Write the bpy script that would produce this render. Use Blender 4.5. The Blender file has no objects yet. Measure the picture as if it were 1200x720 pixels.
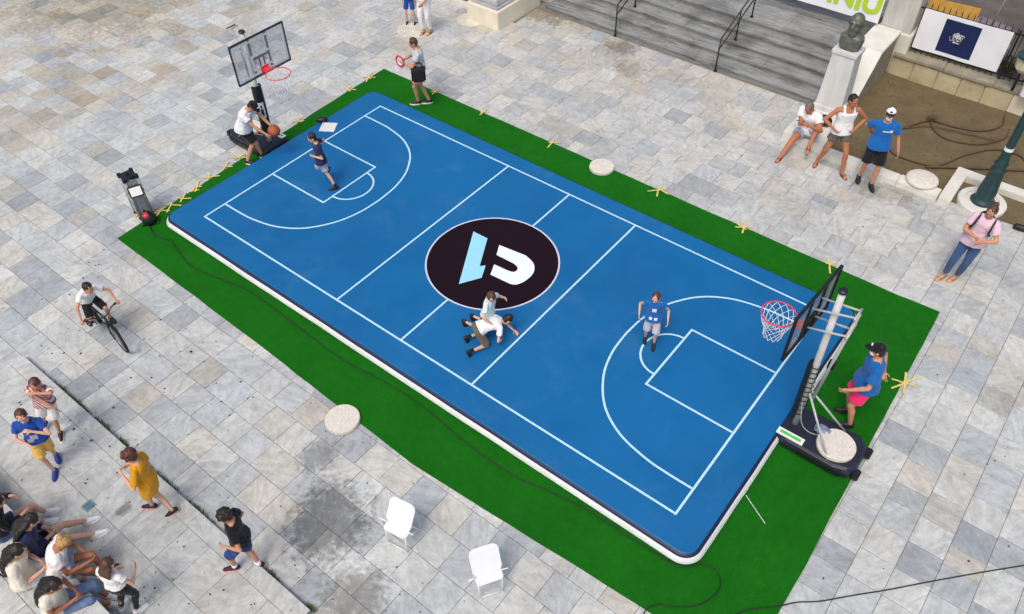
import bpy, bmesh, math, random
from mathutils import Vector, Matrix, noise
from mathutils.bvhtree import BVHTree
random.seed(7)
V = Vector
SC = bpy.context.scene
COL = SC.collection
rad = math.radians

# ------------------------------------------------------------------ camera, sky, sun, exposure
cam_data = bpy.data.cameras.new('camera')
cam = bpy.data.objects.new('camera', cam_data)
COL.objects.link(cam)
yaw, pitch, roll = -0.6798, 0.8110, -0.0188
fw = V((math.sin(yaw) * math.cos(pitch), math.cos(yaw) * math.cos(pitch), -math.sin(pitch)))
rt = V((math.cos(yaw), -math.sin(yaw), 0))
up = rt.cross(fw)
rt2 = rt * math.cos(roll) + up * math.sin(roll)
up2 = up * math.cos(roll) - rt * math.sin(roll)
cam.matrix_world = Matrix(((rt2.x, up2.x, -fw.x, 6.746), (rt2.y, up2.y, -fw.y, -7.828),
                           (rt2.z, up2.z, -fw.z, 9.90), (0, 0, 0, 1)))
cam_data.sensor_width = 36.0
cam_data.sensor_fit = 'HORIZONTAL'
cam_data.lens = 36.0 * 952.5 / 1200.0
cam_data.clip_end = 500
SC.camera = cam

SUN_EL, SUN_AZ = 60.0, 168.0          # azimuth: compass-like direction the light comes from, from +Y clockwise
world = bpy.data.worlds.new('World')
SC.world = world
world.use_nodes = True
wn = world.node_tree
sky = wn.nodes.new('ShaderNodeTexSky')
sky.sky_type = 'NISHITA'
sky.sun_disc = False
sky.sun_elevation = rad(SUN_EL)
sky.sun_rotation = rad(SUN_AZ)
sky.air_density = 1.0
sky.dust_density = 5.0
sky.ozone_density = 0.4
wn.links.new(sky.outputs[0], wn.nodes['Background'].inputs[0])
wn.nodes['Background'].inputs[1].default_value = 0.15

sun_data = bpy.data.lights.new('sun', 'SUN')
sun_data.energy = 1.15
sun_data.angle = rad(19)
sun_data.color = (1.0, 0.965, 0.915)
sun = bpy.data.objects.new('sun', sun_data)
COL.objects.link(sun)
sd = V((math.sin(rad(SUN_AZ)) * math.cos(rad(SUN_EL)), math.cos(rad(SUN_AZ)) * math.cos(rad(SUN_EL)), math.sin(rad(SUN_EL))))
sun.rotation_euler = sd.to_track_quat('Z', 'Y').to_euler()

SC.view_settings.view_transform = 'Standard'
SC.view_settings.look = 'None'
SC.view_settings.gamma = 1.0
SC.view_settings.exposure = 0.08
SC.view_settings.use_curve_mapping = False


# ------------------------------------------------------------------ materials
def lin(r, g, b):
    f = lambda c: c / 12.92 if c <= 0.04045 else ((c + 0.055) / 1.055) ** 2.4
    return (f(r / 255), f(g / 255), f(b / 255))


MATS = {}


def new_mat(name):
    m = bpy.data.materials.new(name)
    m.use_nodes = True
    nt = m.node_tree
    return m, nt, nt.nodes, nt.links, nt.nodes['Principled BSDF']


def math_node(N, L, op, a, b=None, c=None):
    n = N.new('ShaderNodeMath')
    n.operation = op
    for i, v in enumerate((a, b, c)):
        if v is None:
            continue
        if isinstance(v, (int, float)):
            n.inputs[i].default_value = v
        else:
            L.new(v, n.inputs[i])
    return n.outputs[0]


def mixc(N, L, fac, a, b, blend='MIX'):
    n = N.new('ShaderNodeMix')
    n.data_type = 'RGBA'
    n.blend_type = blend
    if isinstance(fac, (int, float)):
        n.inputs[0].default_value = fac
    else:
        L.new(fac, n.inputs[0])
    for i, v in ((6, a), (7, b)):
        if isinstance(v, tuple):
            n.inputs[i].default_value = (*v[:3], 1)
        else:
            L.new(v, n.inputs[i])
    return n.outputs[2]


def ramp(N, L, src, lo, hi, a=0.0, b=1.0):
    n = N.new('ShaderNodeMapRange')
    n.interpolation_type = 'SMOOTHSTEP'
    L.new(src, n.inputs[0])
    for i, v in enumerate((lo, hi, a, b)):
        n.inputs[1 + i].default_value = v
    return n.outputs[0]


def mat(name, col, rough=0.6, var=0.12, scale=6.0, bump=0.0, bscale=60.0, metal=0.0, detail=4.0, sheen=0.0, stretch=None, spec=0.5):
    """plain procedural material: colour with noise variation and fine relief"""
    if name in MATS:
        return MATS[name]
    m, nt, N, L, P = new_mat(name)
    tc = N.new('ShaderNodeTexCoord')
    src = tc.outputs['Object']
    if stretch:
        mp = N.new('ShaderNodeMapping')
        mp.inputs['Scale'].default_value = stretch
        L.new(src, mp.inputs[0])
        src = mp.outputs[0]
    nz = N.new('ShaderNodeTexNoise')
    nz.inputs['Scale'].default_value = scale
    nz.inputs['Detail'].default_value = detail
    nz.inputs['Roughness'].default_value = 0.6
    L.new(src, nz.inputs['Vector'])
    mr = N.new('ShaderNodeMapRange')
    mr.inputs[1].default_value = 0.3
    mr.inputs[2].default_value = 0.7
    mr.inputs[3].default_value = 1 - var
    mr.inputs[4].default_value = 1 + var
    L.new(nz.outputs[0], mr.inputs[0])
    mx = N.new('ShaderNodeVectorMath')
    mx.operation = 'SCALE'
    mx.inputs[0].default_value = col[:3]
    L.new(mr.outputs[0], mx.inputs['Scale'])
    L.new(mx.outputs[0], P.inputs['Base Color'])
    P.inputs['Roughness'].default_value = rough
    P.inputs['Metallic'].default_value = metal
    P.inputs['Specular IOR Level'].default_value = spec
    if sheen:
        P.inputs['Sheen Weight'].default_value = sheen
    if bump:
        n2 = N.new('ShaderNodeTexNoise')
        n2.inputs['Scale'].default_value = bscale
        n2.inputs['Detail'].default_value = 3
        L.new(src, n2.inputs['Vector'])
        b = N.new('ShaderNodeBump')
        b.inputs['Strength'].default_value = bump
        b.inputs['Distance'].default_value = 0.01
        L.new(n2.outputs[0], b.inputs['Height'])
        L.new(b.outputs[0], P.inputs['Normal'])
    MATS[name] = m
    return m


def marble_mat():
    """paving marble: own tint per slab (attribute), veins turned per slab, dirt and stains with their own shapes"""
    m, nt, N, L, P = new_mat('marble_paving')
    geo = N.new('ShaderNodeNewGeometry')
    at = N.new('ShaderNodeAttribute'); at.attribute_name = 'tint'
    ao = N.new('ShaderNodeAttribute'); ao.attribute_name = 'shift'
    rot = N.new('ShaderNodeVectorRotate'); rot.rotation_type = 'Z_AXIS'
    L.new(geo.outputs['Position'], rot.inputs['Vector'])
    sep = N.new('ShaderNodeSeparateXYZ'); L.new(ao.outputs['Vector'], sep.inputs[0])
    L.new(sep.outputs[2], rot.inputs['Angle'])
    add = N.new('ShaderNodeVectorMath'); add.operation = 'ADD'
    L.new(rot.outputs[0], add.inputs[0])
    sc = N.new('ShaderNodeVectorMath'); sc.operation = 'MULTIPLY'; sc.inputs[1].default_value = (1, 1, 1)
    L.new(ao.outputs['Vector'], sc.inputs[0]); L.new(sc.outputs[0], add.inputs[1])
    st = N.new('ShaderNodeVectorMath'); st.operation = 'MULTIPLY'; st.inputs[1].default_value = (1.0, 3.4, 1)
    L.new(add.outputs[0], st.inputs[0])
    n1 = N.new('ShaderNodeTexNoise'); n1.inputs['Scale'].default_value = 2.6; n1.inputs['Detail'].default_value = 6
    n1.inputs['Roughness'].default_value = .62; n1.inputs['Distortion'].default_value = 1.1
    L.new(st.outputs[0], n1.inputs['Vector'])
    vein = ramp(N, L, n1.outputs[0], .36, .62, .86, 1.05)
    n2 = N.new('ShaderNodeTexNoise'); n2.inputs['Scale'].default_value = 5.5; n2.inputs['Detail'].default_value = 5
    n2.inputs['Distortion'].default_value = 2.0
    L.new(st.outputs[0], n2.inputs['Vector'])
    d = math_node(N, L, 'ABSOLUTE', math_node(N, L, 'SUBTRACT', n2.outputs[0], .5))
    line = ramp(N, L, d, .0, .025, .88, 1.0)
    shade = math_node(N, L, 'MULTIPLY', vein, line)
    # dirt of the whole square
    n3 = N.new('ShaderNodeTexNoise'); n3.inputs['Scale'].default_value = .9; n3.inputs['Detail'].default_value = 8
    n3.inputs['Roughness'].default_value = .7
    L.new(geo.outputs['Position'], n3.inputs['Vector'])
    n4 = N.new('ShaderNodeTexNoise'); n4.inputs['Scale'].default_value = 9; n4.inputs['Detail'].default_value = 6
    n4.inputs['Roughness'].default_value = .75
    L.new(geo.outputs['Position'], n4.inputs['Vector'])
    grime = math_node(N, L, 'MULTIPLY', ramp(N, L, n3.outputs[0], .34, .7, 1.07, .84), ramp(N, L, n4.outputs[0], .35, .75, 1.05, .80))
    shade = math_node(N, L, 'MULTIPLY', shade, grime)
    col = N.new('ShaderNodeVectorMath'); col.operation = 'SCALE'
    L.new(at.outputs['Color'], col.inputs[0]); L.new(shade, col.inputs['Scale'])
    cur = col.outputs[0]
    # spilled dark stain and ochre soil stains: patches at their places on the square
    def patch(x, y, r, colr, amt, sx=1.0, lo=.42, hi=.62):
        nonlocal cur
        s = N.new('ShaderNodeVectorMath'); s.operation = 'SUBTRACT'; s.inputs[1].default_value = (x, y, 0)
        L.new(geo.outputs['Position'], s.inputs[0])
        mu = N.new('ShaderNodeVectorMath'); mu.operation = 'MULTIPLY'; mu.inputs[1].default_value = (1 / sx, 1, 0)
        L.new(s.outputs[0], mu.inputs[0])
        ln = N.new('ShaderNodeVectorMath'); ln.operation = 'LENGTH'; L.new(mu.outputs[0], ln.inputs[0])
        fall = ramp(N, L, ln.outputs['Value'], 0, r, .30, -.30)
        nn = math_node(N, L, 'ADD', n4.outputs[0], fall)
        nn = math_node(N, L, 'ADD', nn, math_node(N, L, 'MULTIPLY', math_node(N, L, 'SUBTRACT', n3.outputs[0], .5), .7))
        f = ramp(N, L, nn, lo, hi + .12, 0, amt)
        cur = mixc(N, L, f, cur, colr, 'MULTIPLY')
    patch(1.35, -5.15, 1.25, (.42, .41, .40), .9)
    patch(0.45, -4.55, .55, (.5, .5, .5), .7)
    patch(2.4, -5.6, 1.0, (.5, .48, .46), .8)
    patch(-5.0, 8.2, 1.3, (.62, .52, .36), .9, 1.6)
    patch(-2.4, 7.9, .7, (.5, .45, .36), .9, 1.4)
    patch(-1.6, 7.1, .8, (.72, .68, .6), .8, 1.4)
    patch(-14.5, 1.5, 4.0, (.78, .70, .55), .9, 1.2)
    patch(2.6, 8.1, .9, (.7, .62, .45), .8, 1.5)
    patch(-.95, -6.75, .22, (.45, .45, .45), .9)
    patch(-6.1, -2.7, .35, (.95, .78, .5), .9)
    patch(4.6, 6.25, .5, (.8, .74, .6), .8, 2.5)
    L.new(cur, P.inputs['Base Color'])
    P.inputs['Roughness'].default_value = .55
    P.inputs['Specular IOR Level'].default_value = .35
    b = N.new('ShaderNodeBump'); b.inputs['Strength'].default_value = .25; b.inputs['Distance'].default_value = .004
    L.new(n4.outputs[0], b.inputs['Height']); L.new(b.outputs[0], P.inputs['Normal'])
    return m


M_MARBLE = marble_mat()


def dark_marble(name, c1, c2, c3):
    m, nt, N, L, P = new_mat(name)
    tc = N.new('ShaderNodeNewGeometry')
    st = N.new('ShaderNodeVectorMath'); st.operation = 'MULTIPLY'; st.inputs[1].default_value = (.55, 7, 7)
    L.new(tc.outputs['Position'], st.inputs[0])
    n = N.new('ShaderNodeTexNoise'); n.inputs['Scale'].default_value = 2.4; n.inputs['Detail'].default_value = 8
    n.inputs['Roughness'].default_value = .7; n.inputs['Distortion'].default_value = .8
    L.new(st.outputs[0], n.inputs['Vector'])
    a = mixc(N, L, ramp(N, L, n.outputs[0], .3, .55), c1, c2)
    n2 = N.new('ShaderNodeTexNoise'); n2.inputs['Scale'].default_value = 4.0; n2.inputs['Detail'].default_value = 9
    n2.inputs['Roughness'].default_value = .75
    st2 = N.new('ShaderNodeVectorMath'); st2.operation = 'MULTIPLY'; st2.inputs[1].default_value = (1.2, 7, 7)
    L.new(tc.outputs['Position'], st2.inputs[0]); L.new(st2.outputs[0], n2.inputs['Vector'])
    a = mixc(N, L, ramp(N, L, n2.outputs[0], .54, .74), a, c3)
    n3 = N.new('ShaderNodeTexNoise'); n3.inputs['Scale'].default_value = 1.3; n3.inputs['Detail'].default_value = 6
    L.new(tc.outputs['Position'], n3.inputs['Vector'])
    a = mixc(N, L, ramp(N, L, n3.outputs[0], .45, .7, 0, .5), a, (c1[0] * .5, c1[1] * .48, c1[2] * .45))
    L.new(a, P.inputs['Base Color'])
    P.inputs['Roughness'].default_value = .65
    b = N.new('ShaderNodeBump'); b.inputs['Strength'].default_value = .4; b.inputs['Distance'].default_value = .008
    L.new(n2.outputs[0], b.inputs['Height']); L.new(b.outputs[0], P.inputs['Normal'])
    return m


M_STAIR = dark_marble('stair_marble', lin(84, 85, 83), lin(146, 148, 146), lin(206, 205, 198))
M_BED = mat('joint_sand', lin(122, 118, 110), .95, .2, 8, .3)
M_CREAM = mat('cream_stone', lin(225, 216, 196), .8, .10, 3, .4, 30, detail=8)
M_CURB = mat('white_marble', lin(214, 212, 202), .6, .12, 3.5, .3, 25, detail=8)
M_PED = mat('pedestal_marble', lin(205, 206, 203), .55, .12, 2.2, .2, 25, detail=9, stretch=(3, 3, .7))
M_GREYTRIM = mat('grey_trim', lin(172, 172, 176), .6, .12, 4, .2, 25)
M_YELLOWSTONE = mat('yellow_stone', lin(184, 172, 138), .85, .18, 3.5, .5, 20, detail=9)
M_COPING = mat('weathered_coping', lin(142, 134, 118), .9, .25, 4, .5, 25, detail=9)
M_STONE = mat('millstone', lin(210, 204, 193), .85, .16, 26, .5, 45, detail=8)
M_DIRT = mat('dirt', lin(101, 88, 62), .95, .22, 2.2, .8, 22, detail=10)
def turf_mat():
    m, nt, N, L, P = new_mat('green_turf')
    g_ = N.new('ShaderNodeNewGeometry')
    def nz(sc, det, stretch=(1, 1, 1)):
        v = N.new('ShaderNodeVectorMath'); v.operation = 'MULTIPLY'; v.inputs[1].default_value = stretch
        L.new(g_.outputs['Position'], v.inputs[0])
        n = N.new('ShaderNodeTexNoise'); n.inputs['Scale'].default_value = sc; n.inputs['Detail'].default_value = det
        n.inputs['Roughness'].default_value = .7
        L.new(v.outputs[0], n.inputs['Vector'])
        return n.outputs[0]
    k = math_node(N, L, 'MULTIPLY', ramp(N, L, nz(1.2, 7), .3, .7, .90, 1.10), ramp(N, L, nz(9, 5), .3, .7, .93, 1.08))
    k = math_node(N, L, 'MULTIPLY', k, ramp(N, L, nz(120, 2), .3, .7, .72, 1.28))
    c = N.new('ShaderNodeVectorMath'); c.operation = 'SCALE'; c.inputs[0].default_value = lin(23, 103, 19)
    L.new(k, c.inputs['Scale'])
    cur = mixc(N, L, ramp(N, L, nz(2.6, 8), .55, .8, 0, .35), c.outputs[0], lin(58, 112, 44))
    L.new(cur, P.inputs['Base Color'])
    P.inputs['Roughness'].default_value = .95
    P.inputs['Specular IOR Level'].default_value = .1
    b = N.new('ShaderNodeBump'); b.inputs['Strength'].default_value = .9; b.inputs['Distance'].default_value = .012
    L.new(nz(160, 2), b.inputs['Height']); L.new(b.outputs[0], P.inputs['Normal'])
    return m


M_GREEN = turf_mat()
def court_mat():
    m, nt, N, L, P = new_mat('court_blue')
    g_ = N.new('ShaderNodeNewGeometry')
    def nz(sc, det, stretch=(1, 1, 1), dist=0.0):
        v = N.new('ShaderNodeVectorMath'); v.operation = 'MULTIPLY'; v.inputs[1].default_value = stretch
        L.new(g_.outputs['Position'], v.inputs[0])
        n = N.new('ShaderNodeTexNoise'); n.inputs['Scale'].default_value = sc; n.inputs['Detail'].default_value = det
        n.inputs['Roughness'].default_value = .65; n.inputs['Distortion'].default_value = dist
        L.new(v.outputs[0], n.inputs['Vector'])
        return n.outputs[0]
    big = ramp(N, L, nz(.35, 5), .3, .7, .93, 1.06)
    mid = ramp(N, L, nz(2.2, 6), .3, .7, .97, 1.03)
    k = math_node(N, L, 'MULTIPLY', big, mid)
    c = N.new('ShaderNodeVectorMath'); c.operation = 'SCALE'; c.inputs[0].default_value = lin(13, 97, 153)
    L.new(k, c.inputs['Scale'])
    dust = ramp(N, L, nz(1.1, 9, (1, 1, 1), .6), .52, .78, 0, .10)
    cur = mixc(N, L, dust, c.outputs[0], lin(120, 160, 190))
    scuff = math_node(N, L, 'MULTIPLY', ramp(N, L, nz(6, 4, (1, 7, 1), 1.5), .66, .74, 0, 1), ramp(N, L, nz(.8, 3), .5, .65, 0, .16))
    cur = mixc(N, L, scuff, cur, lin(30, 50, 80))
    L.new(cur, P.inputs['Base Color'])
    rr_ = ramp(N, L, nz(1.4, 6), .3, .7, .42, .62)
    L.new(rr_, P.inputs['Roughness'])
    P.inputs['Specular IOR Level'].default_value = .3
    b = N.new('ShaderNodeBump'); b.inputs['Strength'].default_value = .12; b.inputs['Distance'].default_value = .01
    L.new(nz(3.5, 4), b.inputs['Height']); L.new(b.outputs[0], P.inputs['Normal'])
    return m


M_BLUE = court_mat()
M_LINE = mat('court_line', lin(184, 222, 238), .55, .03, 5)
M_NAVY = mat('navy_edge', lin(20, 34, 70), .5, .08, 5)
M_MATSIDE = mat('mat_white', lin(214, 217, 217), .5, .08, 4, .1, 20)
M_LOGODARK = mat('logo_dark', lin(28, 12, 22), .6, .08, 4, spec=.12)
M_LOGORING = mat('logo_ring', lin(200, 202, 220), .5, .04, 4)
M_LOGOCYAN = mat('logo_cyan', lin(150, 212, 236), .5, .02, 4)
M_LOGOWHITE = mat('logo_white', lin(228, 236, 246), .5, .02, 4)
M_TAPE = mat('yellow_tape', lin(218, 196, 112), .4, .2, 30)
M_BLACK = mat('black_plastic', lin(24, 25, 30), .45, .2, 6, .15, 60)
M_NAVYPAD = mat('base_plastic', lin(32, 36, 52), .42, .2, 5, .15, 50)
M_RUBBER = mat('black_rubber', lin(22, 22, 23), .7, .2, 8)
M_STEEL = mat('galvanised_steel', lin(176, 178, 180), .38, .1, 9, metal=.75)
M_STEELP = mat('grey_painted_steel', lin(178, 180, 178), .45, .08, 9)
M_POLE = mat('pole_paint', lin(196, 198, 196), .45, .08, 9)
M_WHITE = mat('white_paint', lin(226, 226, 224), .5, .05, 7)
M_CHAIR = mat('chair_plastic', lin(230, 233, 238), .45, .05, 7, .1, 40, detail=8)
M_RED = mat('rim_red', lin(226, 58, 72), .45, .08, 9)
M_NET = mat('net_cord', lin(232, 232, 236), .8, .04, 20)
M_IRON = mat('black_iron', lin(26, 26, 28), .5, .25, 20, .3, 80)
M_LAMPGREEN = mat('lamp_green', lin(28, 62, 64), .45, .15, 8, .2, 50)
M_BRONZE = mat('bronze_patina', lin(106, 110, 99), .5, .30, 9, .5, 30, metal=.45, detail=8)
M_HOSE = mat('brown_hose', lin(92, 70, 50), .7, .15, 9)
M_CABLE = mat('black_cable', lin(24, 30, 24), .6, .1, 9)
M_BANNER = mat('banner_vinyl', lin(234, 236, 240), .45, .03, 3)
M_BANNERNAVY = mat('banner_navy', lin(24, 40, 84), .4, .15, 3)
M_LIME = mat('lime_print', lin(178, 212, 36), .5, .05, 5)
M_BALL = mat('basketball_rubber', lin(168, 86, 48), .6, .15, 15, .5, 260)
M_OCHRE = mat('ochre_board', lin(186, 142, 62), .8, .2, 4, .2, 30)
M_GREYBOX = mat('grey_sheet', lin(112, 120, 122), .7, .1, 3)
M_LILAC = mat('lilac_slab', lin(120, 112, 122), .8, .15, 3)
M_LAMPFACE = mat('lamp_glass', lin(236, 236, 230), .2, .02, 5)
M_ALU = mat('aluminium', lin(160, 162, 165), .4, .15, 14, metal=.1)
M_SOLE = mat('white_sole', lin(236, 234, 232), .6, .04, 9)
M_WEED = mat('weed_green', lin(92, 112, 52), .8, .35, 9)
M_LEAF = mat('shrub_leaf', lin(58, 62, 36), .75, .45, 5)
M_TWIG = mat('dry_twig', lin(96, 76, 58), .9, .25, 12)
M_CHIP = mat('dark_litter', lin(62, 60, 58), .9, .3, 20)
M_GLASSPANE = None


def acrylic():
    m, nt, N, L, P = new_mat('clear_acrylic')
    nz = N.new('ShaderNodeTexNoise'); nz.inputs['Scale'].default_value = 3
    P.inputs['Base Color'].default_value = (.66, .68, .70, 1)
    P.inputs['Roughness'].default_value = .4
    P.inputs['Specular IOR Level'].default_value = .2
    tr = N.new('ShaderNodeBsdfTransparent'); tr.inputs[0].default_value = (.87, .885, .90, 1)
    mx = N.new('ShaderNodeMixShader')
    f = ramp(N, L, nz.outputs[0], .3, .7, .84, .78)
    L.new(f, mx.inputs[0]); L.new(P.outputs[0], mx.inputs[1]); L.new(tr.outputs[0], mx.inputs[2])
    L.new(mx.outputs[0], N['Material Output'].inputs[0])
    return m


M_ACRYLIC = acrylic()


def stripe_mat():
    m, nt, N, L, P = new_mat('striped_jersey')
    tc = N.new('ShaderNodeTexCoord')
    w = N.new('ShaderNodeTexWave'); w.wave_type = 'BANDS'; w.bands_direction = 'DIAGONAL'
    w.inputs['Scale'].default_value = 9; w.inputs['Distortion'].default_value = .3
    L.new(tc.outputs['Object'], w.inputs['Vector'])
    c = mixc(N, L, ramp(N, L, w.outputs[0], .42, .58), lin(150, 72, 84), lin(216, 196, 200))
    L.new(c, P.inputs['Base Color'])
    P.inputs['Roughness'].default_value = .85
    return m


M_STRIPE = stripe_mat()


def cloth(name, r, g, b, var=.10):
    return mat('cloth_' + name, lin(r, g, b), .88, var, 9, .35, 160, sheen=.15, spec=.2)


def skin(name, r, g, b):
    return mat('skin_' + name, lin(r, g, b), .55, .08, 12, .1, 120, spec=.3)


SKIN = skin('tan', 196, 142, 112)
SKIN_L = skin('light', 214, 168, 142)
SKIN_D = skin('deep_tan', 176, 116, 84)
HAIR_B = mat('hair_black', lin(34, 28, 26), .5, .4, 26, .8, 60, stretch=(1, 1, .35))
HAIR_BR = mat('hair_brown', lin(82, 54, 40), .5, .4, 26, .8, 60, stretch=(1, 1, .35))
HAIR_R = mat('hair_auburn', lin(88, 48, 36), .5, .4, 26, .8, 60)
HAIR_BL = mat('hair_blond', lin(180, 142, 88), .5, .4, 26, .8, 60, stretch=(1, 1, .35))
HAIR_G = mat('hair_grey', lin(112, 98, 96), .6, .3, 26, .6, 60)
M_EYE = mat('eye_dark', lin(38, 26, 22), .3, .05, 9)
M_LIP = mat('lip', lin(158, 88, 80), .5, .05, 9)


# ------------------------------------------------------------------ mesh helpers
class MB:
    def __init__(s):
        s.v = []
        s.f = []

    def add(s, vs, fs):
        o = len(s.v)
        s.v += [V(p) for p in vs]
        s.f += [tuple(i + o for i in f) for f in fs]
        return s

    def box(s, x0, x1, y0, y1, z0, z1, M=None):
        vs = [V((x, y, z)) for z in (z0, z1) for y in (y0, y1) for x in (x0, x1)]
        if M is not None:
            vs = [M @ p for p in vs]
        return s.add(vs, [(0, 2, 3, 1), (4, 5, 7, 6), (0, 1, 5, 4), (2, 6, 7, 3), (0, 4, 6, 2), (1, 3, 7, 5)])

    def rings(s, rings, caps=True, closed=False):
        """loft through rings of equal vertex count"""
        n = len(rings[0])
        o = len(s.v)
        for r in rings:
            s.v += [V(p) for p in r]
        m = len(rings)
        for i in range(m if closed else m - 1):
            a, b = o + i * n, o + ((i + 1) % m) * n
            for j in range(n):
                k = (j + 1) % n
                s.f.append((a + j, a + k, b + k, b + j))
        if caps and not closed:
            s.f.append(tuple(o + j for j in range(n))[::-1])
            s.f.append(tuple(o + (m - 1) * n + j for j in range(n)))
        return s

    def cone(s, a, b, ra, rb, n=10, caps=True):
        a, b = V(a), V(b)
        d = (b - a).normalized()
        t = d.orthogonal().normalized()
        u = d.cross(t)
        ring = lambda c, r: [c + (t * math.cos(2 * math.pi * i / n) + u * math.sin(2 * math.pi * i / n)) * r for i in range(n)]
        return s.rings([ring(a, ra), ring(b, rb)], caps)

    def capsule(s, a, b, ra, rb, n=10):
        a, b = V(a), V(b)
        d = b - a
        if d.length < 1e-6:
            d = V((0, 0, 1e-3)); b = a + d
        d.normalize()
        t = d.orthogonal().normalized()
        u = d.cross(t)
        ring = lambda c, r: [c + (t * math.cos(2 * math.pi * i / n) + u * math.sin(2 * math.pi * i / n)) * r for i in range(n)]
        R = []
        for q in (80, 50, 20):
            R.append(ring(a - d * ra * math.sin(rad(q)), ra * math.cos(rad(q))))
        for q in (20, 50, 80):
            R.append(ring(b + d * rb * math.sin(rad(q)), rb * math.cos(rad(q))))
        return s.rings(R)

    def tube(s, pts, r, n=6, closed=False):
        pts = [V(p) for p in pts]
        m = len(pts)
        R = []
        t = None
        for i in range(m):
            if closed:
                d = pts[(i + 1) % m] - pts[i - 1]
            else:
                d = pts[min(i + 1, m - 1)] - pts[max(i - 1, 0)]
            d.normalize()
            if t is None:
                t = d.orthogonal().normalized()
            t = (t - d * t.dot(d))
            if t.length < 1e-5:
                t = d.orthogonal()
            t.normalize()
            u = d.cross(t)
            rr = r[i] if isinstance(r, (list, tuple)) else r
            R.append([pts[i] + (t * math.cos(2 * math.pi * j / n) + u * math.sin(2 * math.pi * j / n)) * rr for j in range(n)])
        return s.rings(R, not closed, closed)

    def ell(s, c, rx, ry, rz, M=None, nu=14, nv=9):
        c = V(c)
        R = []
        for i in range(1, nv):
            th = math.pi * i / nv
            r = []
            for j in range(nu):
                ph = 2 * math.pi * j / nu
                p = V((rx * math.sin(th) * math.cos(ph), ry * math.sin(th) * math.sin(ph), -rz * math.cos(th)))
                r.append(c + (M @ p if M is not None else p))
            R.append(r)
        return s.rings(R)

    def lathe(s, prof, c=(0, 0, 0), n=24):
        c = V(c)
        return s.rings([[c + V((r * math.cos(2 * math.pi * j / n), r * math.sin(2 * math.pi * j / n), z)) for j in range(n)] for r, z in prof])

    def prism(s, poly, z0, z1):
        n = len(poly)
        vs = [V((x, y, z0)) for x, y in poly] + [V((x, y, z1)) for x, y in poly]
        return s.add(vs, [tuple(range(n))[::-1], tuple(range(n, 2 * n))] + [(i, (i + 1) % n, n + (i + 1) % n, n + i) for i in range(n)])

    def mesh(s, name):
        me = bpy.data.meshes.new(name)
        me.from_pydata([tuple(p) for p in s.v], [], s.f)
        me.update()
        return me

    def build(s, name, m, parent=None, smooth=False, bevel=0.0, origin=None, seg=2):
        if origin is not None:
            o_ = V(origin)
            s.v = [p - o_ for p in s.v]
        me = s.mesh(name)
        return finish(me, name, m, parent, smooth, bevel, origin, seg)


def finish(me, name, m, parent=None, smooth=False, bevel=0.0, origin=None, seg=2):
    bm = bmesh.new()
    bm.from_mesh(me)
    bmesh.ops.recalc_face_normals(bm, faces=bm.faces)
    if bevel:
        es = [e for e in bm.edges if len(e.link_faces) == 2 and e.calc_face_angle(0) > .6]
        bmesh.ops.bevel(bm, geom=es, offset=bevel, segments=seg, affect='EDGES', clamp_overlap=True)
    bm.to_mesh(me)
    bm.free()
    if m is not None:
        me.materials.append(m)
    if smooth:
        me.shade_smooth()
    o = bpy.data.objects.new(name, me)
    COL.objects.link(o)
    if origin is not None:
        o.location = origin
    if parent is not None:
        o.parent = parent
    return o


def tag(o, label=None, cat=None, group=None, kind=None):
    if label: o['label'] = label
    if cat: o['category'] = cat
    if group: o['group'] = group
    if kind: o['kind'] = kind
    return o


def empty(name, loc, label, cat, group=None, rz=0.0):
    o = bpy.data.objects.new(name, None)
    o.empty_display_size = .2
    COL.objects.link(o)
    o.location = loc
    o.rotation_euler = (0, 0, rz)
    return tag(o, label, cat, group)


def spline(pts, n=8, closed=False):
    """Catmull-Rom through points"""
    P = [V(p) for p in pts]
    out = []
    m = len(P)
    for i in range(m if closed else m - 1):
        if closed:
            p0, p1, p2, p3 = P[i - 1], P[i], P[(i + 1) % m], P[(i + 2) % m]
        else:
            p0, p1, p2, p3 = P[max(i - 1, 0)], P[i], P[i + 1], P[min(i + 2, m - 1)]
        for k in range(n):
            t = k / n
            out.append(.5 * ((2 * p1) + (p2 - p0) * t + (2 * p0 - 5 * p1 + 4 * p2 - p3) * t * t + (3 * p1 - p0 - 3 * p2 + p3) * t ** 3))
    if not closed:
        out.append(P[-1])
    return out


def copy_tree(o, parent=None):
    c = o.copy()
    COL.objects.link(c)
    if parent is not None:
        c.parent = parent
    for ch in list(o.children):
        copy_tree(ch, c)
    return c


# ------------------------------------------------------------------ ground and paving
g = MB().add([(-120, -120, -.06), (120, -120, -.06), (120, 120, -.06), (-120, 120, -.06)], [(0, 1, 2, 3)]).build('ground', M_BED)
tag(g, kind='structure')

PALETTE = [((203, 207, 207), 26), ((211, 212, 209), 18), ((193, 198, 202), 24), ((178, 185, 192), 17), ((163, 170, 178), 9),
           ((208, 205, 197), 10), ((198, 192, 181), 5), ((152, 160, 170), 4), ((182, 181, 175), 5)]
PAL = [c for c, w in PALETTE for _ in range(w)]
CARPET = (-6.15, 6.58, -3.60, 3.66)


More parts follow.
